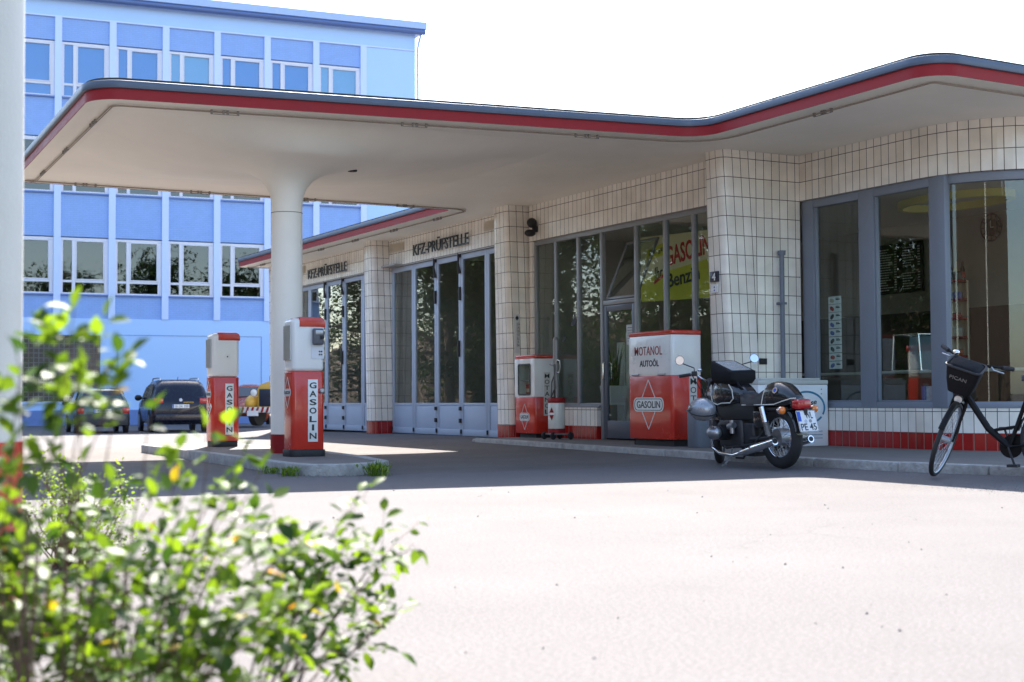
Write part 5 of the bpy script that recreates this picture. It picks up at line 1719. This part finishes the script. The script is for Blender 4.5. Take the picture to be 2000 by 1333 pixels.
secs = [[(x, y, z) for x, y in rounded([(-3.0, -0.95), (-1.5, -0.95), (-1.5, 0.95), (-3.0, 0.95)], [0.15] * 4, 3)] for z in (0.6, 1.6)]
secs += [[(x, y, 2.35) for x, y in rounded([(-2.95, -0.85), (-1.75, -0.85), (-1.75, 0.85), (-2.95, 0.85)], [0.15] * 4, 3)]]
b.loft(secs); b.build('cab', YEL, t, bevel=0.04)
b = B(); pts = [(-1.545, -0.75, 1.68), (-1.545, 0.75, 1.68), (-1.72, 0.7, 2.2), (-1.72, -0.7, 2.2)]; b.loft([pts, [(x + 0.02, y, z) for x, y, z in pts]]); b.build('windscreen', CARG, t, smooth=False)
b = B(); b.box(-5.6, -3.1, -1.0, 1.0, 0.8, 1.2); b.build('load_bed', YEL, t, bevel=0.02)

# second round column, close to the camera at the left edge
t = thing('street_column', 'cream round column with a red foot at the left edge behind the shrub', 'column', (-5.63, 0.71, 0))
b = B(); b.lathe([(0.2, 0), (0.197, 5.5)], n=48); b.build('shaft', mat('column_weathered', (0.62, 0.6, 0.54), 0.6, var=0.14, vscale=1.4, bump=0.15), t, smooth=60)
b = B(); b.lathe([(0.204, 0), (0.204, 0.62)], n=48); b.build('red_foot', RED, t, smooth=60)

# ------------------------------------------------------------------ inside the shop
t = thing('poster_board', 'cream and olive advertising board lettered GASOLIN Benzin behind the kiosk glass', 'poster', (-17.3, 12.4, 2.78))
PO = [(-1.5, -0.5), (1.55, -0.58), (1.55, 0.4), (-1.5, 0.52)]
b = B(frame((0, 0, 0), (1, 0, 0), (0, 0, 1))); b.prism(PO, -0.03, 0); b.build('board', mat('poster_cream', (0.95, 0.85, 0.55), 0.5), t)
OLV = mat('poster_olive', (0.75, 0.74, 0.06), 0.5)
b = B(frame((0, 0, 0), (1, 0, 0), (0, 0, 1))); b.prism([(-1.5, -0.5), (1.55, -0.58), (1.55, 0.14), (-1.5, -0.14)], 0, 0.003); b.build('olive_field', OLV, t)
b = B(frame((0, 0, 0), (1, 0, 0), (0, 0, 1))); b.prism([(-1.33, 0.13), (-0.7, 0.2), (-0.7, 0.4), (-1.33, 0.3)], 0, 0.003); b.build('olive_flash', OLV, t)
xd, ud = Vector((1, 0, 0.09)), Vector((-0.09, 0, 1))
b = B(); text(b, 'GASOLIN', (-0.22, -0.004, 0.2), xd, ud, 0.3, 1.14, 0.004, 0.022); b.build('red_lettering', mat('poster_red', (0.6, 0.02, 0.02), 0.4), t, smooth=False)
b = B(); text(b, 'Benzin', (-0.34, -0.006, -0.19), xd, ud, 0.22, 0.84, 0.004, 0.022); b.build('lettering', DARK, t, smooth=False)
b = B(); text(b, 'Das gute', (-1.0, -0.006, 0.265), (1, 0, 0.13), (-0.13, 0, 1), 0.11, 0.52, 0.003, 0.0, 0.3); b.build('script_lettering', DARK, t, smooth=False)
b = B(); text(b, 'Ihr', (-1.0, -0.006, -0.08), (1, 0, 0.13), (-0.13, 0, 1), 0.2, 0.24, 0.003, 0.005, 0.3); b.build('script_lettering', DARK, t, smooth=False)
b = B(); b.loft([[(-1.12, -0.004, -0.25), (-0.85, -0.004, -0.15), (-0.85, -0.004, -0.1), (-1.12, -0.004, -0.2)], [(-1.12, -0.008, -0.25), (-0.85, -0.008, -0.15), (-0.85, -0.008, -0.1), (-1.12, -0.008, -0.2)]]); b.build('underline', MATS['poster_red'], t)

t = thing('menu_board', 'black letter board with white price lines on the shop back wall', 'menu board', (-17.1, 16.27, 2.82))
b = B(); b.box(-0.5, 0.5, -0.03, 0.0, -0.4, 0.4); b.build('board', BLACKM, t)
rn = random.Random(3)
def menu_line(x, z, w, h):
    b_.box(x, x + w, -0.034, -0.031, z, z + h)
b_ = B()
for cx0 in (-0.46, 0.06):
    for r in range(17):
        z = 0.31 - r * 0.041
        x = cx0
        if cx0 > 0 and r in (8, 9):
            continue
        ln_ = rn.uniform(0.14, 0.27)
        while x < cx0 + ln_:
            w_ = rn.uniform(0.02, 0.06)
            menu_line(x, z, w_, 0.016)
            x += w_ + 0.012
        menu_line(cx0 + 0.33, z, 0.05, 0.016)
b_.build('price_lines', WHITEP, t, smooth=False)['kind'] = 'stuff'
t = thing('wall_clock', 'round black wall clock with a spoked rim on the shop back wall', 'clock', (-15.2, 16.27, 3.27))
b = B(); b.lathe([(0.13, 0), (0.13, 0.03)], (0, 0, 0), (0, -1, 0), 28); b.build('face', BLACKM, t)
b = B(); b.torus((0, -0.02, 0), 0.2, 0.012, (0, 1, 0), 32, 6)
for k in range(12):
    a = rad(30 * k); b.cyl((0.12 * cos(a), -0.02, 0.12 * sin(a)), (0.2 * cos(a), -0.02, 0.2 * sin(a)), 0.008, n=6)
b.build('rim', BLACKM, t)
b = B(); b.box(-0.006, 0.006, -0.036, -0.032, 0, 0.1); b.build('hand', WHITEP, t)
b = B(); b.box(-0.006, 0.06, -0.036, -0.032, -0.006, 0.006); b.build('hand', WHITEP, t)
CRW = mat('shelf_cream', (0.66, 0.58, 0.42), 0.5)
t = thing('shelf_unit', 'narrow cream shelf with red edged boards behind the curved shop window', 'shelf', (-15.55, 15.75, 0.16), rad(42))
SHM = Matrix.Translation((-15.55, 15.75, 0.16)) @ Matrix.Rotation(rad(42), 4, 'Z')
b = B(); b.box(-0.24, 0.24, 0.16, 0.2, 0, 2.32); b.box(-0.26, -0.24, -0.12, 0.2, 0, 2.32); b.box(0.24, 0.26, -0.12, 0.2, 0, 2.32); b.build('carcass', CRW, t)
goods = [mat('goods_%d' % i, c, 0.4) for i, c in enumerate(((0.5, 0.12, 0.03), (0.1, 0.12, 0.35), (0.45, 0.4, 0.32), (0.05, 0.05, 0.05), (0.4, 0.05, 0.04)))]
names = ['orange', 'blue', 'cream', 'black', 'red']
lv = ['lowest', 'second lowest', 'third', 'fourth', 'fifth', 'sixth']
for k in range(6):
    z = 0.9 + 0.28 * k
    b = B(); b.box(-0.24, 0.24, -0.13, 0.16, z, z + 0.025); b.build('shelf_board', REDDULL, t)
    for j in range(2):
        mi = (k * 2 + j * 3) % 5
        g = thing('goods_box', names[mi] + ' packet on the ' + lv[k] + ' red shelf, ' + ('left' if j == 0 else 'right') + ' one', 'packet', SHM @ Vector((-0.1 + 0.2 * j, -0.03, z + 0.025)), rad(42), 'packets on the narrow shelf')
        b = B(); b.box(-0.07, 0.07, -0.06, 0.06, 0, 0.07 + 0.03 * (k % 3)); b.build('packet', goods[mi], g, bevel=0.006)
for k in range(5):
    g = thing('bottle', ['amber', 'brown', 'dark', 'yellow', 'black'][k] + ' bottle standing on top of the narrow shelf', 'bottle', SHM @ Vector((-0.18 + 0.09 * k, 0.0, 2.326 + 0.0)), 0, 'bottles on the shelf top')
    b = B(); b.lathe([(0.034, 0), (0.036, 0.01), (0.036, 0.16), (0.014, 0.22), (0.014, 0.28)], n=14)
    b.build('glass', mat('bottle_%d' % k, [(0.3, 0.12, 0.02), (0.12, 0.05, 0.02), (0.03, 0.03, 0.03), (0.45, 0.28, 0.04), (0.015, 0.015, 0.015)][k], 0.12, coat=1), g)
    b = B(); b.lathe([(0.0375, 0.04), (0.0375, 0.12)], n=14, cap=False); b.build('paper_label', goods[2] if k % 2 else goods[4], g)
t = thing('leaflet_strip', 'hanging strip of picture cards inside the first shop window', 'leaflets', (-14.6, 12.7, 1.64))
rn = random.Random(5)
for k in range(9):
    z = 0.46 - 0.108 * k
    b = B(); b.box(-0.125, 0.125, -0.003, 0.0, z - 0.1, z); cdp = b.build('card', mat('card_white', (0.7, 0.74, 0.72), 0.4), t, smooth=False)
    b = B(); b.ell((-0.055, -0.0035, z - 0.055), 0.045, 0.002, 0.03, 12, 6, Euler((0, rn.uniform(-0.8, 0.8), 0)).to_matrix()); b.build('picture', goods[rn.randrange(5)], cdp)
    b = B(); b.box(0.02, 0.1, -0.005, -0.0031, z - 0.05, z - 0.035); b.box(0.02, 0.08, -0.005, -0.0031, z - 0.03, z - 0.022); b.build('print', goods[3], cdp, smooth=False)
t = thing('shop_counter', 'dark wooden counter across the shop with a pale top', 'counter', (-15.2, 14.4, 0.16))
b = B(); b.box(-2.4, 2.6, -0.3, 0.3, 0, 0.92); b.build('front', mat('counter_wood', (0.1, 0.055, 0.03), 0.45, var=0.3), t)
b = B(); b.box(-2.45, 2.65, -0.36, 0.34, 0.921, 0.96); b.build('top', mat('counter_top', (0.5, 0.52, 0.5), 0.3), t, bevel=0.008)
t = thing('display_case', 'chrome framed glass display case on the shop counter', 'display case', (-14.75, 14.25, 1.12))
b = B()
for x in (-0.28, 0.28):
    for y in (-0.16, 0.16):
        b.cyl((x, y, 0), (x * 0.85, y, 0.5), 0.014)
for z, k in ((0.0, 1), (0.5, 0.85)):
    for y in (-0.16, 0.16):
        b.cyl((-0.28 * k, y, z), (0.28 * k, y, z), 0.014)
    for x in (-0.28, 0.28):
        b.cyl((x * k, -0.16, z), (x * k, 0.16, z), 0.014)
b.build('frame', CHROME, t)
b = B(); b.box(-0.24, 0.24, 0.14, 0.15, 0.02, 0.48); b.build('back_panel', mat('case_blue', (0.25, 0.36, 0.45), 0.3), t)
t = thing('shopping_bag', 'white and blue shopping bag standing inside the second shop window', 'bag', (-12.98, 12.85, 0.62))
b = B(); b.loft([[(-0.14, -0.06, 0), (0.14, -0.06, 0), (0.14, 0.06, 0), (-0.14, 0.06, 0)], [(-0.17, -0.04, 0.27), (0.17, -0.04, 0.27), (0.17, 0.04, 0.27), (-0.17, 0.04, 0.27)]]); b.build('bag_body', mat('bag_print', (0.5, 0.54, 0.62), 0.4, var=0.4, vscale=18), t)
b = B(); b.loft([[(-0.145, -0.064, 0), (-0.07, -0.064, 0), (-0.07, -0.061, 0), (-0.145, -0.061, 0)], [(-0.172, -0.044, 0.27), (-0.09, -0.044, 0.27), (-0.09, -0.041, 0.27), (-0.172, -0.041, 0.27)]]); b.build('blue_panel', goods[1], t)
t = thing('window_bench', 'low dark bench along the inside of the shop window', 'bench', (-13.7, 12.95, 0.16))
b = B(); b.box(-1.2, 1.0, -0.22, 0.25, 0.4, 0.46); b.build('seat', INDARK, t)
for x in (-1.1, 0.9):
    b = B(); b.box(x - 0.03, x + 0.03, -0.2, 0.22, 0, 0.4); b.build('leg', INDARK, t)
t = thing('ceiling_ring', 'oval yellow ceiling recess ring above the shop', 'ceiling lamp', (-14.3, 14.6, 3.46))
b = B()
b.ring([(0.95 * cos(2 * pi * k / 40), 0.55 * sin(2 * pi * k / 40)) for k in range(40)], [(0.87 * cos(2 * pi * k / 40), 0.48 * sin(2 * pi * k / 40)) for k in range(40)], -0.06, 0.04)
b.build('ring', mat('ring_yellow', (0.7, 0.62, 0.2), 0.4), t)
t = thing('potted_plant', 'spiky green plant in a white square pot behind the kiosk glass', 'potted plant', (-19.0, 12.0, 0.66))
b = B(); b.loft([[(-0.13, -0.13, 0), (0.13, -0.13, 0), (0.13, 0.13, 0), (-0.13, 0.13, 0)], [(-0.16, -0.16, 0.3), (0.16, -0.16, 0.3), (0.16, 0.16, 0.3), (-0.16, 0.16, 0.3)]]); b.build('pot', WHITEP, t)
b = B()
for k in range(26):
    a, l = rn.uniform(0, 2 * pi), rn.uniform(0.4, 0.75)
    r_ = rn.uniform(0.02, 0.1); sp = rn.uniform(0.05, 0.2)
    d = Vector((cos(a), sin(a), 0)); s_ = Vector((-sin(a), cos(a), 0)) * 0.014
    p0 = d * r_ + Vector((0, 0, 0.28)); p1 = d * (r_ + sp * 0.4) + Vector((0, 0, 0.28 + l * 0.6)); p2 = d * (r_ + sp) + Vector((0, 0, 0.28 + l))
    b.add([p0 - s_, p0 + s_, p1 + s_, p1 - s_, p2], [(0, 1, 2, 3), (3, 2, 4)])
b.build('leaves', leaf_mat('plant_leaf', (0.04, 0.09, 0.02), (0.1, 0.16, 0.04), 0.3), t)
b = B(); b.box(-20.95 + 20.95 - 0.1, 0.1, -0.02, 0.0, -0.02, 0.0)
for k, (x, h, w_) in enumerate(((-19.7, 1.5, 0.2), (-19.45, 1.65, 0.16))):
    g = thing('white_panel', ('wider' if k == 0 else 'narrower') + ' white panel leaning inside the kiosk window', 'panel', (x + 0.35, 12.35, 0.16), 0, 'white panels in the kiosk')
    b = B(); b.box(-w_ / 2, w_ / 2, 0, 0.03, 0, h); b.build('panel', WHITEP, g)
g = thing('plank', 'raw wooden plank leaning inside the kiosk window', 'plank', (-19.35, 12.1, 0.62)); b = B(); b.loft([[(-0.02, 0, 0), (0.1, 0, 0), (0.1, 0.03, 0), (-0.02, 0.03, 0)], [(-0.1, 0.1, 0.55), (0.02, 0.1, 0.55), (0.02, 0.13, 0.55), (-0.1, 0.13, 0.55)]]); b.build('board', mat('raw_wood', (0.4, 0.26, 0.13), 0.6, var=0.25), g)
for k, (x, z, s_) in enumerate(((-19.64, 1.98, 1.0), (-19.97, 1.72, 0.7))):
    g = thing('bird_decal', ('larger' if k == 0 else 'smaller') + ' black bird silhouette stuck on the kiosk glass', 'decal', (x, 11.666, z), 0, 'bird silhouettes on the glass')
    b = B(frame((0, 0, 0), (1, 0, 0.3), (-0.3, 0, 1))); b.prism([(-0.02 * s_, -0.05 * s_), (0.09 * s_, 0.01), (0.2 * s_, -0.06 * s_), (0.06 * s_, 0.05 * s_), (0.07 * s_, 0.17 * s_), (0.0, 0.06 * s_), (-0.12 * s_, 0.0)], 0, 0.002)
    b.build('silhouette', BLACKM, g, smooth=False)
t = thing('notice_sheet', 'white printed notice taped inside the shop door glass', 'notice', (-18.0, 11.674, 1.72))
b = B(); b.box(-0.11, 0.11, 0, 0.001, -0.15, 0.15); b.build('paper', mat('paper_grey', (0.5, 0.52, 0.52), 0.6), t)
b = B()
for k in range(6):
    b.box(-0.08, 0.05 + 0.01 * (k % 3), -0.001, -0.0002, 0.1 - 0.04 * k, 0.108 - 0.04 * k)
b.build('print', DARK, t, smooth=False)['kind'] = 'stuff'

# ------------------------------------------------------------------ plants
def leaf_into(V, Fc, p, d, up_, L, w, curl, fold):
    """one folded leaf from p along d"""
    d = d.normalized()
    s = d.cross(up_)
    if s.length < 1e-3:
        s = d.orthogonal()
    s.normalize()
    n = s.cross(d)
    o = len(V)
    def q(t, k):
        return p + d * (L * t) + n * (-curl * L * t * t) + s * (k * w) + n * (abs(k) * w * fold)
    V += [q(0, 0), q(0.3, 0.85), q(0.62, 0.9), q(1, 0), q(0.62, -0.9), q(0.3, -0.85), q(0.32, 0), q(0.65, 0)]
    Fc += [(o, o + 1, o + 6), (o + 1, o + 2, o + 7, o + 6), (o + 2, o + 3, o + 7), (o, o + 6, o + 5), (o + 6, o + 7, o + 4, o + 5), (o + 7, o + 3, o + 4)]
def mesh_raw(name, V, Fc, m, parent, smooth=True):
    me = bpy.data.meshes.new(name)
    me.from_pydata([tuple(v) for v in V], [], Fc)
    if smooth:
        me.shade_smooth()
    me.materials.append(m)
    o = bpy.data.objects.new(name, me)
    COL.objects.link(o)
    o.parent = parent
    return o
def shrub(name, label, root, tips, L, m, wood, sd_, twigs=3, tw_len=0.2, start=0.35, step=0.022, arch=0.12, rs=0.006, cat='shrub', tmin=4):
    r = random.Random(sd_)
    t = thing(name, label, cat, root)
    root = Vector(root)
    V, Fc = [], []
    wb = B()
    def rv():
        return Vector((r.uniform(-1, 1), r.uniform(-1, 1), r.uniform(-1, 1)))
    def dress(pts, s0):
        """leaves alternately along a twig"""
        acc = 0
        side = 1
        for i in range(len(pts) - 1):
            a, c = pts[i], pts[i + 1]
            f = i / (len(pts) - 1)
            if f < s0:
                continue
            ln = (c - a).length
            d = (c - a).normalized()
            k = max(1, int(ln / step))
            for j in range(k):
                p = a.lerp(c, (j + r.random()) / k)
                side = -side
                out_ = d.cross(Vector((0, 0, 1)) + rv() * 0.5).normalized() * side
                dir_ = (d * r.uniform(0.2, 0.9) + out_ + rv() * 0.35 + Vector((0, 0, r.uniform(-0.35, 0.25)))).normalized()
                l_ = L * r.uniform(0.6, 1.2)
                leaf_into(V, Fc, p + dir_ * 0.006, dir_, (Vector((0, 0, 1)) + rv() * 0.7).normalized(), l_, l_ * 0.36, r.uniform(-0.1, 0.35), r.uniform(0.05, 0.5))
        leaf_into(V, Fc, pts[-1], (pts[-1] - pts[-2]) + rv() * 0.01, Vector((0, 0, 1)) + rv() * 0.4, L, L * 0.3, 0.2, 0.3)
    for tip in tips:
        tip = Vector(tip) - root
        b0 = Vector((r.uniform(-0.08, 0.08), r.uniform(-0.08, 0.08), 0))
        mid = b0.lerp(tip, 0.55) + Vector((r.uniform(-1, 1), r.uniform(-1, 1), 0)) * 0.06 + Vector((0, 0, arch * r.uniform(0.4, 1.3)))
        pts = []
        for i in range(11):
            f = i / 10
            pts.append(b0 * (1 - f) ** 2 + mid * 2 * f * (1 - f) + tip * f * f + rv() * 0.006)
        wb.tube(pts, [rs * (1 - 0.75 * i / 10) for i in range(11)], 5, cap=False)
        dress(pts, start + 0.15)
        for k in range(twigs):
            i = r.randint(tmin, 9)
            p = pts[i]
            d = ((pts[i + 1] - pts[i]).normalized() + rv() * 0.9).normalized()
            l_ = tw_len * r.uniform(0.5, 1.2)
            tp = [p + d * (l_ * j / 5) + Vector((0, 0, 0.25 * l_ * (j / 5) ** 2 * r.uniform(-1, 1))) + rv() * 0.003 for j in range(6)]
            wb.tube(tp, [rs * 0.35 * (1 - 0.6 * j / 5) for j in range(6)], 4, cap=False)
            dress(tp, 0.1)
    st = wb.build('stems', wood, t)
    mesh_raw('foliage', V, Fc, m, t)
    return t
LEAF = leaf_mat('shrub_leaf', (0.014, 0.042, 0.009), (0.115, 0.21, 0.02), 0.46, (0.5, 0.28, 0.02))
LEAF2 = leaf_mat('hedge_leaf', (0.05, 0.11, 0.018), (0.15, 0.25, 0.04), 0.5)
WOOD = mat('twig_bark', (0.12, 0.07, 0.045), 0.7, var=0.3)
rr_ = random.Random(11)
def W(d, r, z):
    return (f0 * d + r0 * r) + Vector((0, 0, z))
A = [(-2.67, 0.52, 0.94), (-2.63, 0.59, 0.85), (-2.81, 0.47, 0.91), (-2.72, 0.43, 0.85), (-2.65, 0.56, 0.89), (-2.78, 0.52, 0.83), (-2.72, 0.42, 0.72), (-2.67, 0.53, 0.81), (-2.63, 0.6, 0.83), (-2.7, 0.46, 0.67)]
Bt = [(-2.85, 0.82, 0.71), (-2.8, 0.7, 0.76), (-2.78, 0.75, 0.67), (-2.93, 0.88, 0.61), (-2.94, 0.65, 0.6), (-2.9, 0.73, 0.6), (-2.99, 0.99, 0.62), (-3.01, 0.95, 0.65), (-3.03, 0.7, 0.55), (-2.97, 0.81, 0.58)]
shrub('rose_bush', 'tall leafy branch of the shrub rising at the left edge in front of the column', (-2.85, 0.5, 0), A + [W(2.8, rr_.uniform(-1.06, -0.965), rr_.uniform(0.3, 0.72)) for _ in range(8)], 0.046, LEAF, WOOD, 1, 3, 0.08, 0.7, 0.032, rs=0.003, tmin=8)
shrub('rose_bush', 'dark arching shoots of the shrub in front of the small green car', (-3.05, 0.7, 0), Bt, 0.046, LEAF, WOOD, 5, 1, 0.08, 0.64, 0.034, rs=0.003, tmin=8)
shrub('rose_bush', 'wide leafy shrub filling the lower left corner in the foreground', (-3.05, 0.72, 0), [W(d_, d_ * rr_.uniform(-0.37, -0.14), rr_.uniform(0.04, 0.53)) for d_ in [rr_.uniform(2.7, 3.7) for _ in range(62)]], 0.046, LEAF, WOOD, 2, 4, 0.15, 0.12, 0.032, rs=0.0028)
Dt = []
for d_, px, pz in ((3.75, -0.1115, 0.49), (3.7, -0.122, 0.41), (3.6, -0.147, 0.4), (3.95, -0.063, 0.435), (3.9, -0.0665, 0.36), (3.85, -0.072, 0.22), (3.85, -0.088, 0.3), (3.75, -0.101, 0.2), (3.7, -0.112, 0.1), (3.9, -0.079, 0.19), (3.6, -0.144, 0.31), (3.6, -0.13, 0.25), (3.7, -0.122, 0.14), (3.55, -0.158, 0.25), (3.8, -0.108, 0.42), (3.6, -0.14, 0.12), (3.65, -0.125, 0.3), (3.6, -0.15, 0.18)):
    Dt.append(W(d_, d_ * px, pz))
shrub('rose_bush', 'thin arching twigs of the shrub reaching right over the sunlit asphalt', (-3.25, 1.08, 0), Dt, 0.046, LEAF, WOOD, 3, 3, 0.13, 0.4, 0.036, 0.16, 0.0035)
shrub('small_leaved_shrub', 'small leaved light green shrub standing behind the foreground branches at left', (-6.8, 1.32, 0), [W(6.6 + rr_.uniform(-0.35, 0.35), 6.6 * rr_.uniform(-0.345, -0.275), z_) for z_ in [rr_.uniform(0.08, 0.42) for _ in range(55)]] + [W(6.6, 6.6 * u, z_) for u, z_ in ((-0.337, 0.6), (-0.33, 0.52), (-0.315, 0.5), (-0.31, 0.4), (-0.325, 0.56))], 0.022, LEAF2, WOOD, 4, 4, 0.15, 0.25, 0.014, 0.05, 0.004)

def weed(label, loc, n, h, sd_):
    r = random.Random(sd_)
    t = thing('weed_clump', label, 'weeds', loc, 0, 'weeds along the island kerb')
    V, Fc = [], []
    for k in range(n):
        a = r.uniform(0, 2 * pi)
        p = Vector((r.gauss(0, 0.09), r.gauss(0, 0.05), 0))
        d = Vector((cos(a) * r.uniform(0.1, 0.8), sin(a) * r.uniform(0.1, 0.8), 1)).normalized()
        l_ = h * r.uniform(0.5, 1.1)
        s_ = Vector((-sin(a), cos(a), 0)) * 0.005
        o = len(V)
        V += [p - s_, p + s_, p + d * l_ * 0.6 + s_, p + d * l_ * 0.6 - s_, p + d * l_ + Vector((d.x, d.y, -0.3)) * l_ * 0.25]
        Fc += [(o, o + 1, o + 2, o + 3), (o + 3, o + 2, o + 4)]
        if k % 2 == 0:
            leaf_into(V, Fc, p + d * l_ * 0.5, d + Vector((r.uniform(-1, 1), r.uniform(-1, 1), 0)), Vector((0, 0, 1)), 0.05, 0.014, 0.2, 0.2)
    mesh_raw('blades', V, Fc, LEAF2, t)
weed('bushy weeds at the right tip of the pump island kerb', (-13.25, 5.55, 0), 90, 0.2, 1)
weed('low weeds in the middle of the island kerb foot', (-13.75, 4.82, 0), 70, 0.13, 2)
weed('sparse weeds left of the others at the island kerb foot', (-14.3, 4.8, 0), 40, 0.1, 3)
# loose grit on the asphalt
r = random.Random(9)
V, Fc = [], []
def grit(x, y, s_):
    o = len(V)
    z = gz(x, y)
    for k in range(4):
        a = pi / 2 * k + r.uniform(-0.4, 0.4)
        V.append(Vector((x + s_ * cos(a), y + s_ * sin(a), z - 0.001)))
    V.append(Vector((x + r.uniform(-0.3, 0.3) * s_, y, z + s_ * r.uniform(0.5, 0.9))))
    for k in range(4):
        Fc.append((o + k, o + (k + 1) % 4, o + 4))
for _ in range(170):
    grit(r.uniform(-13, -3.5), r.uniform(1.5, 9.3), r.uniform(0.004, 0.012))
for _ in range(500):
    grit(r.gauss(-8.3, 0.5), r.gauss(8.9, 0.14), r.uniform(0.003, 0.009))
for _ in range(260):
    q = rr_.choice(isl[6:30])
    grit(q[0] + r.gauss(0.12, 0.1), q[1] + r.gauss(-0.06, 0.08), r.uniform(0.005, 0.022))
gr_ = mesh_raw('gravel', V, Fc, mat('grit', (0.16, 0.15, 0.14), 0.9, var=0.4, vscale=40), None, False)
tag(gr_, 'loose dark grit scattered over the pale asphalt', 'gravel', kind='stuff')

# mirrored trees outside the frame; many copies added to block bright sky reflections
def tree(label, loc, H, sd_):
    r = random.Random(sd_)
    t = thing('unseen_tree', label, 'tree', loc, r.uniform(0, 6), 'trees mirrored in the windows')
    b = B()
    b.tube([(0, 0, -0.2), (0.05, 0, H * 0.3), (0, 0.1, H * 0.75)], [0.25, 0.18, 0.05], 10)
    V, Fc = [], []
    for k in range(34):
        a = r.uniform(0, 2 * pi); z0 = H * r.uniform(0.08, 0.75); l_ = H * r.uniform(0.18, 0.4) * (1.1 - z0 / H)
        p0 = Vector((0, 0, z0)); p1 = p0 + Vector((cos(a), sin(a), r.uniform(-0.15, 0.7))) * l_
        b.tube([p0, p0.lerp(p1, 0.5) + Vector((0, 0, 0.1)), p1], [0.07, 0.045, 0.015], 6)
        for j in range(9):
            c = p0.lerp(p1, r.uniform(0.35, 1.1)) + Vector((r.gauss(0, 0.5), r.gauss(0, 0.5), r.gauss(0, 0.4)))
            for i in range(26):
                p = c + Vector((r.gauss(0, 0.28), r.gauss(0, 0.28), r.gauss(0, 0.2)))
                leaf_into(V, Fc, p, Vector((r.uniform(-1, 1), r.uniform(-1, 1), r.uniform(-0.8, 0.4))), Vector((0, 0, 1)), r.uniform(0.14, 0.24), 0.06, 0.2, 0.2)
    b.build('trunk', WOOD, t)
    mesh_raw('crown', V, Fc, TREEL, t)
    return t
def hedge(label, p0, p1, h, d, sd_):  # unseen leafy wall, added to block bright horizon in the window reflections
    r = random.Random(sd_)
    p0, p1 = Vector(p0), Vector(p1)
    t = thing('hedge', label, 'hedge', (p0 + p1) / 2, 0, 'unseen hedges added for darker reflections')
    ax = (p1 - p0).normalized()
    n = Vector((-ax.y, ax.x, 0))
    Ln = (p1 - p0).length
    b = B()
    secs = []
    k_ = int(Ln / 1.0)
    for i in range(k_ + 1):
        q = ax * (-Ln / 2 + Ln * i / k_)
        hh = h * r.uniform(0.85, 1.05)
        secs.append([q + n * (-d * 0.4), q + n * (d * 0.4), q + n * (d * 0.42) + Vector((0, 0, hh * 0.7)), q + n * d * 0.2 + Vector((0, 0, hh * 0.93)), q - n * d * 0.2 + Vector((0, 0, hh * 0.93)), q + n * (-d * 0.42) + Vector((0, 0, hh * 0.7))])
    b.loft(secs)
    b.build('branches', WOOD, t)
    V, Fc = [], []
    for i in range(int(Ln * 150)):
        q = ax * r.uniform(-Ln / 2, Ln / 2) + n * r.choice((-1, 1)) * r.uniform(0.3, 0.55) * d + Vector((0, 0, r.uniform(0.05, h * 1.05)))
        leaf_into(V, Fc, q, Vector((r.uniform(-1, 1), r.uniform(-1, 1), r.uniform(-0.8, 0.5))), Vector((0, 0, 1)), r.uniform(0.14, 0.26), 0.07, 0.2, 0.2)
    mesh_raw('foliage', V, Fc, TREEL, t)
    return t
TREEL = leaf_mat('tree_leaf', (0.012, 0.03, 0.008), (0.045, 0.08, 0.02), 0.2, spec=0.05)
t1 = tree('unseen leafy tree mirrored in the workshop and shop windows', (-40, -4, 0), 10, 21)
spots = [(-50, -3.5, 1.1), (-61, -6, 1.2), (-32, -4.6, 0.95), (-26.5, -5.6, 0.9), (-46, -9, 1.3), (-36, -10, 1.25), (-21.5, -7.5, 0.85), (-55, -9, 1.3), (-28, -11, 1.2), (-66, -10, 1.4), (-17, -10, 1.0), (-44, -14, 1.5), (-22, -14, 1.3),
         (-72, -6, 1.2), (-80, -3, 1.4), (-76, -13, 1.4), (46, 2, 2.2), (47, 13, 2.1), (45, 23, 2.3), (48, 33, 2.2), (44, 43, 2.2), (-7, -17, 1.1), (3, -18, 1.2), (12, -16, 1.1)]
for k, (x, y, s_) in enumerate(spots):
    c = copy_tree(t1)
    c.location = (x, y, 0)
    c.scale = (s_, s_, s_)
    c.rotation_euler = (0, 0, k * 1.37)

hedge('unseen hedge added to hide the bright horizon mirrored in the workshop doors', (-95, -13, 0), (-45, -13, 0), 5.0, 2.0, 31)
hedge('unseen hedge added to hide the bright horizon mirrored in the kiosk and shop windows', (-44.5, -12, 0), (-14, -12, 0), 5.0, 2.0, 32)
hedge('unseen hedge added behind the viewer to darken the reflection in the curved shop window', (-13.5, -13.5, 0), (18, -13.5, 0), 10.0, 2.4, 33)
